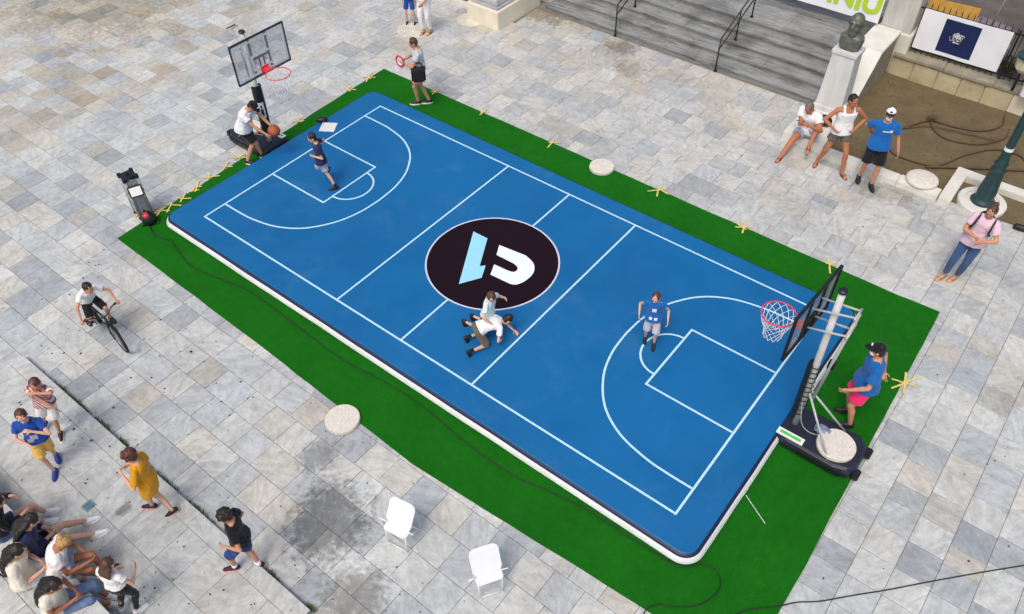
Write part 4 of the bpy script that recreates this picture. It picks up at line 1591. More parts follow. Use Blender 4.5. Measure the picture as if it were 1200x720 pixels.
for k in range(60):
    a = random.uniform(0, 6.28)
    ln = random.uniform(.06, .22)
    tf.tube([(random.gauss(0, .03), random.gauss(0, .03), 0), (math.cos(a) * ln * .5, math.sin(a) * ln * .5, ln * .5), (math.cos(a) * ln, math.sin(a) * ln, ln * random.uniform(.2, .9))], [.005, .004, .002], 3)
o = tf.build('dry_plant', M_TWIG)
o.location = (4.52, 9.14, .03)
tag(o, 'dry tuft of twigs where the hoses meet on the soil', 'dry plant')
o = MB().capsule((-.14, 0, .09), (.16, .03, .10), .09, .08, 12).build('black_bag', M_BLACK, smooth=True)
o.location = (7.02, 6.62, 0)
tag(o, 'black bag on the paving beyond the woman in pink', 'bag')
o.scale = (.7, .7, .7)
hb = empty('rucksack', (2.87, 7.34, .20), 'small black rucksack on the marble block behind the seated man', 'bag')
MB().ell((0, 0, .12), .15, .10, .13, None, 14, 9).build('sack', M_BLACK, hb, smooth=True)
MB().tube(spline([(-.08, -.09, .05), (-.10, -.13, .15), (-.06, -.08, .22)], 5), .012, 6).build('strap', M_RUBBER, hb)
# white sheet and black pouch at the end of the court
wp = empty('white_sheet', (-5.31, 1.08, .2), 'square white sheet lying on the blue court behind the baseline', 'paper', rz=rad(8))
MB().box(-.16, .16, -.16, .16, .002, .008, Matrix.Rotation(rad(24), 4, 'Z')).build('sheet', M_WHITE, wp)
o = MB().ell((0, 0, .06), .13, .07, .06, None, 14, 9).build('pouch', M_BLACK, smooth=True)
o.location = (-5.56, 1.14, .2)
o.rotation_euler = (0, 0, rad(50))
tag(o, 'small black pouch beside the white sheet on the court edge', 'pouch')

# ------------------------------------------------------------------ people
Zax = V((0, 0, 1))


def rot_about(v, axis, ang):
    return Matrix.Rotation(ang, 3, axis) @ v


def frame(hdg, pitch=0.0, roll_=0.0):
    """columns: right, forward, up; pitch tips the up axis forwards, roll to the right"""
    h = rad(hdg)
    F = V((math.cos(h), math.sin(h), 0)); R = V((math.sin(h), -math.cos(h), 0))
    U = Zax * math.cos(rad(pitch)) + F * math.sin(rad(pitch))
    F2 = F * math.cos(rad(pitch)) - Zax * math.sin(rad(pitch))
    if roll_:
        U, R = U * math.cos(rad(roll_)) + R * math.sin(rad(roll_)), R * math.cos(rad(roll_)) - U * math.sin(rad(roll_))
    return Matrix((R, F2, U)).transposed()


def ik(a, c, l1, l2, hint):
    """middle joint of a two-bone chain"""
    d = c - a
    ln = d.length
    mx = (l1 + l2) * .995
    if ln > mx:
        c = a + d * (mx / ln)
        d = c - a
        ln = mx
    ln = max(ln, abs(l1 - l2) * 1.05 + 1e-4)
    u = d.normalized()
    h = hint - u * hint.dot(u)
    if h.length < 1e-4:
        h = u.orthogonal()
    h.normalize()
    x = (l1 * l1 - l2 * l2 + ln * ln) / (2 * ln)
    y = math.sqrt(max(l1 * l1 - x * x, 0))
    return a + u * x + h * y, c


PG = {}
SEED = [0]


def person(label, h, hdg, feet, pelvis=None, pp=0, cp=0, croll=0, ctw=0, hp=15, hy=0, hroll=0, hands=None, elbows=None, knees=None,
           fyaw=(0, 0), fpitch=(0, 0), palm=None, curl=.5, female=False, kid=None, fat=1.0,
           sk=None, hair=None, style='short', shirt=None, sleeve=.5, hem=-.02, bottom=None, leg=.55, loose=1.0,
           shoes=None, sole=None, cap=None, mask=False, dress=None, socks=None, tank=False, printm=None, voxel=.009, group=None, lean=None, sleeve_m=None):
    SEED[0] += 1
    sd_ = SEED[0] * 3.1
    sk = sk or SKIN
    k = h / 1.75
    kid = h < 1.5 if kid is None else kid
    hs = (1.17 if h < 1.3 else 1.10) if kid else 1.0
    thin = .87 if kid else 1.0
    thin *= fat
    fl, fr = V(feet[0]), V(feet[1])
    org = (fl + fr) / 2
    org.z = min(fl.z, fr.z)
    e = empty('person', org, label, 'person', group)
    FR = frame(hdg)
    def loc(t):                      # local std units -> relative to origin
        if isinstance(t, tuple) and t[0] == 'w':
            return V(t[1:]) - org
        return FR @ (V(t) * k)
    # --- skeleton
    pel = loc(pelvis) if pelvis is not None else V((0, 0, .925 * k))
    LS = .50 * k
    if lean is not None:                # shift of the head on the plan, taken up by hips and spine
        lv = V((lean[0], lean[1], 0))
        pel = pel + lv * .45
        cp = cp + math.degrees(math.atan(lv.dot(FR.col[1]) * .55 / (.62 * k)))
        croll = croll + math.degrees(math.atan(lv.dot(FR.col[0]) * .55 / (.62 * k)))
    fr_at = lambda t: frame(hdg + ctw * max(0, min(1, t)), pp + (cp - pp) * max(0, min(1, t)), croll * max(0, min(1, t)))
    sp = [pel]
    nsp = 10
    for i in range(nsp):
        sp.append(sp[-1] + fr_at((i + .5) / nsp).col[2] * (LS / nsp))
    def spt(t):
        if t < 0:
            return pel + fr_at(0).col[2] * (t * LS)
        x = min(t, .9999) * nsp
        i = int(x)
        q = sp[i].lerp(sp[i + 1], x - i)
        if t > 1:
            q = sp[-1] + fr_at(1).col[2] * ((t - 1) * LS)
        return q
    sw = (.165 if female else .182) * k * (.94 if kid else 1)
    FC = fr_at(.9)
    sh = [spt(.87) - FC.col[0] * sw, spt(.87) + FC.col[0] * sw]            # left, right
    FP = fr_at(0)
    hip = [pel - FP.col[0] * .088 * k - FP.col[2] * .03 * k, pel + FP.col[0] * .088 * k - FP.col[2] * .03 * k]
    L1, L2 = .425 * k, .42 * k
    ank, kne, ffr = [], [], []
    for i, f in enumerate((fl, fr)):
        s = -1 if i == 0 else 1
        F_ = frame(hdg + fyaw[i], fpitch[i])
        ffr.append(F_)
        a = f - org + F_.col[2] * .075 * k - F_.col[1] * .02 * k
        hint = FR.col[1] + FR.col[0] * s * .12
        if knees and knees[i] is not None:
            hint = loc(knees[i]) - (hip[i] + a) / 2
        kn, a2 = ik(hip[i], a, L1, L2, hint)
        kne.append(kn)
        ank.append(a2)
    A1, A2 = .285 * k, .255 * k
    hands = hands or (None, None)
    hl = V((lean[0], lean[1], 0)) * .85 if lean is not None else V((0, 0, 0))
    elb, wri = [], []
    for i in range(2):
        s = -1 if i == 0 else 1
        w = (loc(hands[i]) + (hl if hands[i][0] != 'w' else V((0, 0, 0)))) if hands[i] is not None else sh[i] + FR @ (V((s * .07, .05, -.525)) * k)
        hint = -FR.col[1] * .6 + FR.col[0] * s * .5 - Zax * .35
        if elbows and elbows[i] is not None:
            hint = FR @ V(elbows[i])
        el, w2 = ik(sh[i], w, A1, A2, hint)
        elb.append(el)
        wri.append(w2)
    # --- torso rings
    if female:
        TR = [(-.22, .10, .085), (-.08, .155, .112), (.05, .165, .115), (.25, .138, .098), (.42, .125, .09), (.6, .138, .102), (.75, .15, .108), (.88, .145, .09), (.97, .085, .065), (1.05, .055, .055)]
    else:
        TR = [(-.22, .10, .085), (-.08, .15, .108), (.05, .16, .112), (.25, .148, .104), (.42, .142, .10), (.6, .158, .108), (.75, .17, .112), (.88, .165, .095), (.97, .095, .07), (1.05, .058, .058)]
    def tring(t, rx, ry, extra=0.0, n=20):
        c = spt(t)
        M_ = fr_at(t)
        f_ = k * thin
        out = []
        for j in range(n):
            a = 2 * math.pi * j / n
            ca, sa = math.cos(a), math.sin(a)
            q = (abs(ca) ** 2.5 + abs(sa) ** 2.5) ** (-1 / 2.5)
            out.append(c + M_.col[0] * (rx * f_ + extra) * ca * q + M_.col[1] * (ry * f_ + extra) * sa * q)
        return out
    def tloft(mb, t0, t1, extra=0.0, flare=0.0):
        rs = []
        ts = sorted(set([t0, t1] + [r[0] for r in TR if t0 < r[0] < t1]))
        for t in ts:
            for a, b in zip(TR, TR[1:]):
                if a[0] <= t <= b[0]:
                    q = (t - a[0]) / (b[0] - a[0])
                    rx, ry = a[1] + (b[1] - a[1]) * q, a[2] + (b[2] - a[2]) * q
                    break
            else:
                rx, ry = TR[0][1:] if t < TR[0][0] else TR[-1][1:]
            fl_ = flare * max(0, (.45 - t))
            if t < .05 and extra > 0:
                rx = max(rx, TR[2][1]); ry = max(ry, TR[2][2])
            rs.append(tring(t, rx, ry, extra + fl_ * k))
        mb.rings(rs)
    # --- body
    b = MB()
    tloft(b, -.2, 1.05)
    nb_ = spt(1.0)
    HF = frame(hdg + ctw + hy, hp, hroll)
    hc = nb_ + FC.col[2] * .055 * k + HF.col[2] * (.10 * k * hs) + HF.col[1] * .018 * k
    b.capsule(spt(.9), hc - HF.col[2] * .05 * k * hs - HF.col[1] * .01 * k, .062 * k * thin, .052 * k * thin, 12)
    H = lambda r, f_, u: hc + HF @ (V((r, f_, u)) * k * hs)
    b.ell(H(0, -.006, .022), .074 * k * hs, .092 * k * hs, .096 * k * hs, HF)
    b.ell(H(0, .028, -.045), .058 * k * hs, .062 * k * hs, .078 * k * hs, HF)
    b.capsule(H(0, .085, .005), H(0, .100, -.03), .009 * k * hs, .015 * k * hs, 8)
    b.ell(H(0, .078, -.072), .022 * k * hs, .012 * k * hs, .010 * k * hs, HF)
    for s in (-1, 1):
        b.ell(H(s * .078, -.008, -.008), .011 * k * hs, .022 * k * hs, .031 * k * hs, HF)
        b.ell(H(s * .032, .078, .022), .026 * k * hs, .013 * k * hs, .008 * k * hs, HF)
    for i in range(2):
        s = -1 if i == 0 else 1
        b.capsule(spt(.95), sh[i], .058 * k * thin, .056 * k * thin, 12)
        # arm with muscle taper
        m1 = sh[i].lerp(elb[i], .45)
        b.capsule(sh[i], m1, .054 * k * thin, .046 * k * thin, 12)
        b.capsule(m1, elb[i], .046 * k * thin, .037 * k * thin, 12)
        m2 = elb[i].lerp(wri[i], .3)
        b.capsule(elb[i], m2, .037 * k * thin, .040 * k * thin, 12)
        b.capsule(m2, wri[i], .040 * k * thin, .026 * k * thin, 12)
        # hand
        d = (wri[i] - elb[i]).normalized()
        pn = (palm[i] if palm and palm[i] is not None else None)
        n_ = (FR @ V(pn)) if pn is not None else (FR.col[0] * -s + FR.col[1] * -.2)
        n_ = n_ - d * n_.dot(d)
        n_ = n_.normalized() if n_.length > .05 else d.orthogonal().normalized()
        sd2 = d.cross(n_) * (1 if i == 0 else -1)           # thumb side
        hk = k * (1.0 if not kid else .95)
        Mh = Matrix((sd2, d, n_)).transposed()
        b.ell(wri[i] + d * .052 * hk, .040 * hk, .056 * hk, .017 * hk, Mh, 12, 8)
        for q, (ln, off) in enumerate(((.072, 1.5), (.080, .5), (.074, -.5), (.058, -1.5))):
            r_ = max(.0085 * hk, .0075)
            p0 = wri[i] + (d * .088 + sd2 * off * .0215) * hk
            cu = curl + .1 * q
            d1 = (d * math.cos(cu * .6) + n_ * math.sin(cu * .6) + sd2 * off * .06).normalized()
            d2 = (d * math.cos(cu * 1.6) + n_ * math.sin(cu * 1.6) + sd2 * off * .04).normalized()
            p1 = p0 + d1 * ln * .55 * hk
            b.capsule(p0, p1, r_, r_ * .95, 7)
            b.capsule(p1, p1 + d2 * ln * .5 * hk, r_ * .95, r_ * .8, 7)
        t0 = wri[i] + (d * .035 + sd2 * .030) * hk
        t1 = t0 + (d * .55 + sd2 * .75 + n_ * .25).normalized() * .038 * hk
        b.capsule(t0, t1, .0115 * hk, .010 * hk, 7)
        b.capsule(t1, t1 + (d * .9 + sd2 * .25 + n_ * .3).normalized() * .032 * hk, .010 * hk, .0085 * hk, 7)
        # leg
        m3 = hip[i].lerp(kne[i], .5)
        b.capsule(hip[i], m3, .090 * k * thin, .074 * k * thin, 14)
        b.capsule(m3, kne[i], .074 * k * thin, .053 * k * thin, 14)
        m4 = kne[i].lerp(ank[i], .32) - ffr[i].col[1] * .012 * k
        b.capsule(kne[i], m4, .052 * k * thin, .055 * k * thin, 14)
        b.capsule(m4, ank[i], .055 * k * thin, .035 * k * thin, 14)
        F_ = ffr[i]
        ft = lambda r, f_, u: ank[i] + F_ @ (V((r, f_, u)) * k)
        b.capsule(ft(0, -.03, -.035), ft(0, .05, -.03), .034 * k, .034 * k, 10)
        b.capsule(ft(0, .02, -.025), ft(0, .14, -.052), .036 * k, .021 * k, 10)
        for q in range(5):
            b.capsule(ft((q - 2) * .017, .12, -.056), ft((q - 2) * .018, .178 - abs(q - 1.4 * -s * 0 - 2) * .010, -.062), .011 * k, .009 * k, 6)
    link_mesh(remeshed(b, 'body', max(voxel * (k if k < 1 else 1), .0072), 1), 'body', sk, e)
    # eyes, mouth
    for s in (-1, 1):
        MB().ell(H(s * .031, .084, .004), .010 * k * hs, .006 * k * hs, .006 * k * hs, HF, 8, 6).build('eye', M_EYE, e, smooth=True)
    MB().ell(H(0, .089, -.072), .020 * k * hs, .006 * k * hs, .0045 * k * hs, HF, 8, 6).build('mouth', M_LIP, e, smooth=True)
    vx = .011 * max(k, .8)
    # --- hair
    if hair is not None:
        hb_ = MB()
        sc_ = k * hs
        hb_.ell(H(0, -.018, .034), .083 * sc_, .094 * sc_, .092 * sc_, HF)
        hb_.ell(H(0, -.042, -.015), .074 * sc_, .058 * sc_, .075 * sc_, HF)
        amp, fs_ = .010 * sc_, 26
        if style == 'curly':
            for q in range(46):
                d = V((random.gauss(0, 1), random.gauss(-.4, .9), random.gauss(.8, .7))).normalized()
                hb_.ell(H(d.x * .085, -.018 + d.y * .092, .036 + d.z * .09), .022 * sc_, .022 * sc_, .022 * sc_, None, 8, 6)
            amp = .006 * sc_
        elif style in ('long', 'verylong'):
            dn = .34 if style == 'long' else .5
            side = .066
            back = H(0, -.075, -.03)
            tgt = spt(max(.15, 1.0 - dn / .5 * 1.0)) - FC.col[1] * .135 * k
            midp = spt(.92) - FC.col[1] * .115 * k
            for q in (-1, -.5, 0, .5, 1):
                p0 = H(q * .06, -.05, 0)
                p1 = midp + FC.col[0] * q * .085 * k
                p2 = tgt + FC.col[0] * q * .10 * k
                hb_.tube(spline([p0, p0.lerp(p1, .6) - FC.col[1] * .02 * k, p1, p1.lerp(p2, .55), p2], 4), [.046 * k] * 9 + [.042 * k] * 4 + [.034 * k, .028 * k, .02 * k, .012 * k], 9)
            amp = .012 * sc_
        elif style == 'shoulder':
            for q in (-1, -.5, 0, .5, 1):
                p0 = H(q * .06, -.05, .0)
                p1 = spt(.95) - FC.col[1] * .09 * k + FC.col[0] * q * .07 * k
                hb_.tube([p0, p0.lerp(p1, .5) - FC.col[1] * .025 * k, p1], [.044 * k, .04 * k, .02 * k], 9)
        elif style == 'bun':
            hb_.ell(H(0, -.10, .085), .045 * sc_, .045 * sc_, .045 * sc_, HF)
        elif style == 'ponytail':
            hb_.tube(spline([H(0, -.10, .03), H(0, -.15, -.02), spt(.85) - FC.col[1] * .13 * k], 4), [.03 * sc_] * 4 + [.034 * sc_] * 3 + [.028 * sc_, .012 * sc_], 9)
        me = remeshed(hb_, 'hair', .011 * max(sc_, .8), 1, amp, fs_, sd_)
        link_mesh(me, 'hair', hair, e)
    if cap is not None:
        cb_ = MB()
        sc_ = k * hs
        R_ = []
        for q in range(7):
            a = rad(q * 14.5)
            R_.append([H(.089 * math.cos(a) * math.cos(t), -.008 + .106 * math.cos(a) * math.sin(t), .045 + .082 * math.sin(a)) for t in [2 * math.pi * j / 18 for j in range(18)]])
        cb_.rings(R_)
        co = cb_.build('cap', cap[0], e, smooth=True)
        bb = MB()
        top, bot = [], []
        for j in range(13):
            t = rad(15 + 150 * j / 12)
            top.append((math.cos(t), math.sin(t)))
        r0 = [H(.088 * c_, -.008 + .104 * s_, .058) for c_, s_ in top]
        r1 = [H(.086 * c_, -.008 + .104 * s_ + .075 * max(0, s_) ** .8, .050 - .012 * abs(c_)) for c_, s_ in top]
        bb.rings([r0 + [p - HF.col[2] * .006 * sc_ for p in r0[::-1]], r1 + [p - HF.col[2] * .006 * sc_ for p in r1[::-1]]])
        bb.build('brim', cap[1] if len(cap) > 1 else cap[0], co)
        if len(cap) > 2:
            MB().ell(H(0, .082, .085), .028 * sc_, .014 * sc_, .020 * sc_, HF, 10, 7).build('emblem', cap[2], co, smooth=True)
        if len(cap) > 3:                    # differently coloured rear panels
            mb = MB()
            R_ = []
            for q in range(6):
                a = rad(q * 14.5)
                R_.append([H(.0905 * math.cos(a) * math.cos(t), -.008 + .1075 * math.cos(a) * math.sin(t), .047 + .0832 * math.sin(a)) for t in [rad(185 + 170 * j / 14) for j in range(15)]])
            mb.rings(R_, caps=False)
            mb.f = [f for f in mb.f if not ({f[0] % 15, f[1] % 15} == {0, 14})]
            mb.build('rear_panels', cap[3], co, smooth=True)
    if mask:
        MB().ell(H(0, .052, -.058), .058 * k * hs, .052 * k * hs, .048 * k * hs, HF).build('face_mask', M_WHITE, e, smooth=True)
    # --- clothes
    def limb(mb, a, c, ra, rc, n=14):
        mb.cone(a, c, ra, rc, n)
    shirt_o = None
    if shirt is not None:
        s_ = MB()
        if tank:
            tloft(s_, hem, .84, .016 * k, .05)
            for s in (-1, 1):
                s_.capsule(spt(.78) + FC.col[0] * s * .085 * k + FC.col[1] * .09 * k, spt(.97) + FC.col[0] * s * .085 * k + FC.col[2] * .035 * k, .036 * k, .030 * k, 8)
                s_.capsule(spt(.78) + FC.col[0] * s * .085 * k - FC.col[1] * .085 * k, spt(.97) + FC.col[0] * s * .085 * k + FC.col[2] * .035 * k, .036 * k, .030 * k, 8)
        else:
            tloft(s_, hem, .985, (.017 + .008 * (loose - 1)) * k, .06 * loose)
            for i in range(2):
                s_.capsule(spt(.93), sh[i], .064 * k * thin, .066 * k * thin, 12)
                if sleeve > 0:
                    if sleeve <= 1:
                        limb(s_, sh[i] - (elb[i] - sh[i]) * .05, sh[i].lerp(elb[i], sleeve), .066 * k * thin, (.060 + .012 * loose) * k * thin)
                    else:
                        limb(s_, sh[i], elb[i], .064 * k * thin, .054 * k * thin)
                        s_.ell(elb[i], .054 * k * thin, .054 * k * thin, .054 * k * thin)
                        limb(s_, elb[i], elb[i].lerp(wri[i], sleeve - 1), .054 * k * thin, .042 * k * thin)
        me = remeshed(s_, 'shirt', vx, 2, .011 * k, 11 / k, sd_)
        shirt_o = link_mesh(me, 'shirt', shirt, e)
        if sleeve_m is not None:
            for i in range(2):
                q = MB()
                q.cone(sh[i].lerp(elb[i], .05), sh[i].lerp(elb[i], sleeve + .02), .074 * k * thin, .076 * k * thin, 14)
                link_mesh(remeshed(q, 'sleeve', vx, 2), 'sleeve', sleeve_m, shirt_o)
    if dress is not None:
        s_ = MB()
        tloft(s_, -.02, .985, .02 * k, .05)
        mid = (kne[0] + kne[1]) / 2
        pr2 = tring(.15, .165, .118, .03 * k)
        end = (pel + (mid - pel) * dress[1])
        wid = (kne[1] - kne[0]).length * .5 * dress[1]
        pr3 = [end + FP.col[0] * (.15 * k + wid) * math.cos(2 * math.pi * j / 20) + FP.col[1] * .14 * k * math.sin(2 * math.pi * j / 20) for j in range(20)]
        s_.rings([pr2, [(p + q) / 2 + ((p + q) / 2 - (pel + end) / 2) * .05 for p, q in zip(pr2, pr3)], pr3])
        for i in range(2):
            s_.capsule(spt(.93), sh[i], .064 * k * thin, .066 * k * thin, 12)
            limb(s_, sh[i], sh[i].lerp(elb[i], sleeve), .066 * k * thin, .072 * k * thin)
        me = remeshed(s_, 'tunic', vx, 2, .008 * k, 10 / k, sd_)
        shirt_o = link_mesh(me, 'tunic', dress[0], e)
    if bottom is not None:
        s_ = MB()
        tloft(s_, -.20, .14, .012 * k)
        for i in range(2):
            if leg <= 1:
                limb(s_, hip[i] + (hip[i] - kne[i]) * .02, hip[i].lerp(kne[i], leg), .100 * k * thin, (.080 + .022 * loose) * k * thin)
                s_.ell(hip[i], .10 * k * thin, .10 * k * thin, .10 * k * thin)
            else:
                s_.ell(hip[i], .098 * k * thin, .098 * k * thin, .098 * k * thin)
                limb(s_, hip[i], kne[i], .098 * k * thin, .066 * k * thin)
                s_.ell(kne[i], .064 * k * thin, .064 * k * thin, .064 * k * thin)
                m4 = kne[i].lerp(ank[i], .3)
                limb(s_, kne[i], m4, .064 * k * thin, .063 * k * thin)
                limb(s_, m4, kne[i].lerp(ank[i], leg - 1), .063 * k * thin, .048 * k * thin)
        me = remeshed(s_, 'trousers' if leg > 1 else 'shorts', vx, 2, .010 * k, 12 / k, sd_ + 5)
        link_mesh(me, 'trousers' if leg > 1 else 'shorts', bottom, e)
    for i in range(2):
        F_ = ffr[i]
        ft = lambda r, f_, u: ank[i] + F_ @ (V((r, f_, u)) * k)
        if socks is not None:
            q = MB().cone(ft(0, -.008, .09), ft(0, -.005, -.02), .043 * k, .042 * k, 12)
            q.build('sock', socks, e, smooth=True)
        if shoes == 'sandal':
            q = MB()
            q.rings([[ft(.042 * math.cos(t) * (1 + .12 * math.sin(t)), .06 + .135 * math.sin(t), u) for t in [2 * math.pi * j / 18 for j in range(18)]] for u in (-.075, -.060)])
            so = q.build('sandal', sole or M_HOSE, e)
            MB().tube([ft(-.045, .07, -.06), ft(-.02, .085, -.018), ft(.02, .085, -.018), ft(.045, .07, -.06)], .009 * k, 6).build('strap', sole or M_HOSE, so)
        elif shoes is not None:
            q = MB()
            q.capsule(ft(0, -.035, -.03), ft(0, .06, -.03), .044 * k, .046 * k, 12)
            q.capsule(ft(0, .03, -.02), ft(0, .155, -.045), .044 * k, .034 * k, 12)
            q.cone(ft(0, -.015, .015), ft(0, -.015, -.03), .045 * k, .048 * k, 12)
            so = link_mesh(remeshed(q, 'shoe', .009, 2), 'shoe', shoes, e)
            q = MB()
            q.rings([[ft(.050 * g_ * math.cos(t) * (1 + .10 * math.sin(t)), .062 + .142 * g_ * math.sin(t), u) for t in [2 * math.pi * j / 20 for j in range(20)]] for u, g_ in ((-.079, .97), (-.074, 1), (-.052, 1), (-.048, .96))])
            q.build('sole', sole or M_SOLE, so)
    # --- small chest print
    if printm is not None and shirt_o is not None:
        bv = BVHTree.FromPolygons([v.co for v in shirt_o.data.vertices], [tuple(p.vertices) for p in shirt_o.data.polygons])
        pm, rects = printm
        for (px, pz, pw, phh) in rects:
            vs, ok = [], True
            nx, nz = 5, 4
            for a in range(nx):
                for c in range(nz):
                    o_ = spt(pz) + FC.col[0] * (px + pw * (a / (nx - 1) - .5)) * k + FC.col[2] * phh * (c / (nz - 1) - .5) * k
                    hit = bv.ray_cast(o_ + FC.col[1] * .5, -FC.col[1])
                    if hit[0] is None:
                        ok = False
                        break
                    vs.append(hit[0] + FC.col[1] * .005)
            if ok and len(vs) == nx * nz:
                MB().add(vs, [(a * nz + c, (a + 1) * nz + c, (a + 1) * nz + c + 1, a * nz + c + 1) for a in range(nx - 1) for c in range(nz - 1)]).build('print', pm, shirt_o)
    e_info = dict(org=org, wri=[w + org for w in wri], FR=FR, hc=hc + org, sh=[s + org for s in sh], pel=pel + org, FC=FC, spt=lambda t: spt(t) + org, k=k, elb=[x + org for x in elb], kne=[x + org for x in kne])
    return e, e_info


WHT = cloth('white', 232, 232, 232, .04)
CRM = cloth('cream', 226, 220, 204, .05)
BLK = cloth('black', 26, 26, 30, .2)
NVY = cloth('navy', 38, 42, 82, .15)
BLU = cloth('blue', 22, 98, 172)
RBL = cloth('royal_blue', 28, 74, 160)
PNK = cloth('hot_pink', 232, 40, 110)
SAL = cloth('salmon', 238, 142, 146)
GRY = cloth('light_grey', 188, 190, 196)
LGB = cloth('pale_blue_grey', 168, 176, 200)
LIL = cloth('pale_pink', 222, 190, 206)
DNM = cloth('denim', 58, 84, 124, .18)
DNM2 = cloth('light_denim', 104, 126, 160, .18)
OLV = cloth('olive', 104, 96, 78)
MAR = cloth('maroon', 66, 30, 42)
YEL = cloth('yellow', 226, 186, 92)
MUS = cloth('mustard', 212, 148, 22)
MNT = cloth('pale_mint', 206, 228, 226, .04)
WJN = cloth('white_jeans', 214, 220, 228, .05)
PAT = mat('cloth_patterned', lin(96, 96, 88), .88, .5, 30, .3, 160)
BSH = mat('shoe_black', lin(28, 28, 34), .6, .2, 12)
WSH = mat('shoe_white', lin(236, 236, 238), .6, .05, 12)
BLS = mat('shoe_blue', lin(36, 58, 140), .6, .2, 12)
PKS = mat('sole_pink', lin(222, 150, 160), .6, .1, 12)
GY = .0
CZ = .02        # top of the carpet
TZ = .2035      # top of the court
KG, SG2 = 'children on the inflatable court', 'girls seated on the marble step'

# man handling the ball at the left hoop
e, q = person('man in white tee and black cap reaching a basketball toward the padded pole', 1.64, 22, ((-5.86, -.62, CZ), (-5.80, -.30, CZ)),
              pelvis=(0, -.06, .87), pp=16, cp=38, hp=52, hands=((-.10, .70, .72), (.13, .74, .66)), palm=((1, 0, -.3), (-1, 0, -.2)), curl=.35,
              shirt=WHT, loose=1.3, hem=-.12, bottom=BLK, leg=.80, shoes=BSH, cap=(BLK, BLK, WHT), hair=HAIR_B, sk=SKIN)
b0 = (q['wri'][0] + q['wri'][1]) / 2 + q['FR'].col[1] * .13
ba = empty('basketball', b0, 'orange brown basketball in the hands of man in black cap', 'ball')
MB().ell((0, 0, 0), .12, .12, .12, None, 24, 16).build('ball_skin', M_BALL, ba, smooth=True)
for t in range(2):
    rg = [V((.1195 * math.cos(a), .1195 * math.sin(a), 0)) for a in [2 * math.pi * i / 32 for i in range(32)]]
    Mr = Matrix.Rotation(rad(90), 3, 'X') if t else Matrix.Rotation(rad(20), 3, 'Y')
    MB().tube([Mr @ p for p in rg], .0022, 4, True).build('seam', M_RUBBER, ba)

# boy running on the court, navy
person('boy in navy tee and grey shorts running across the key of the court', 1.30, -128, ((-4.02, -.06, TZ + .16), (-3.66, -.27, TZ)), pelvis=('w', -3.84, -.33, TZ + .66), pp=2, cp=4, hp=22,
       fpitch=(55, 5), fyaw=(0, 0), hands=((-.22, .32, 1.05), (.26, .16, 1.0)), shirt=NVY, sleeve=.6, hem=-.16, loose=1.2, bottom=GRY, leg=.85, shoes=BSH, sole=BSH, socks=BLK, hair=HAIR_B, sk=SKIN_L, group=KG)
# man with pink shorts walking on the carpet
e, q = person('man in grey tee and salmon shorts carrying a red ring on the carpet corner', 1.64, -135, ((-4.62, 3.06, CZ), (-4.46, 3.24, CZ)), pelvis=(0, -.0, .91), cp=4, hp=24,
              hands=((-.06, .32, 1.10), (.10, .30, 1.12)), elbows=((-.8, -.3, -.5), (.8, -.3, -.5)), curl=.9, shirt=GRY, hem=.0, bottom=SAL, leg=.70, shoes=BSH, socks=None, hair=HAIR_BR, sk=SKIN)
b0 = (q['wri'][0] + q['wri'][1]) / 2 + q['FR'].col[1] * .10
ba = empty('toy_ring', b0, 'red ring with pale centre in the hands of man in salmon shorts', 'ring', rz=rad(-135 + 40))
MB().tube([V((0, .115 * math.cos(a), .115 * math.sin(a))) for a in [2 * math.pi * i / 28 for i in range(28)]], .022, 8, True).build('hoop', mat('ring_red', lin(206, 60, 80), .5), ba, smooth=True)
MB().tube([V((0, .075 * math.cos(a), .075 * math.sin(a))) for a in [2 * math.pi * i / 28 for i in range(28)]], .014, 8, True).build('inner_band', M_WHITE, ba, smooth=True)
bg = empty('shoulder_bag', q['pel'] + q['FR'] @ V((-.12, .02, -.02)), 'black shoulder bag on the hip of man in salmon shorts', 'bag', rz=rad(-135 - 90))
MB().box(-.22, .10, -.14, .16, -.12, .16).build('pouch', BLK, bg, bevel=.03)
MB().tube(spline([V((-.10, .10, .14)), V((-.06, .12, .24)), V((-.06, -.06, .24)), V((-.10, -.08, .14))], 5), .012, 6).build('strap', BLK, bg)

# two at the top edge
person('child in blue football kit standing on the round pale paving patch', 1.25, -60, ((-7.16, 5.72, .006), (-7.34, 5.62, .006)), shirt=RBL, printm=(WHT, ((0, .25, .2, .05),)), bottom=RBL, leg=.75, shoes=BSH, socks=LGB, hair=HAIR_BR, sk=SKIN_L)
person('woman in white trousers standing beside the child in blue kit', 1.68, -80, ((-6.56, 5.62, 0), (-6.68, 5.50, 0)), female=True, shirt=WHT, bottom=WHT, leg=1.86, hands=((-.1, .2, .92), (.24, .05, .88)), hair=HAIR_BR, style='long', shoes='sandal', sole=M_HOSE, sk=SKIN)

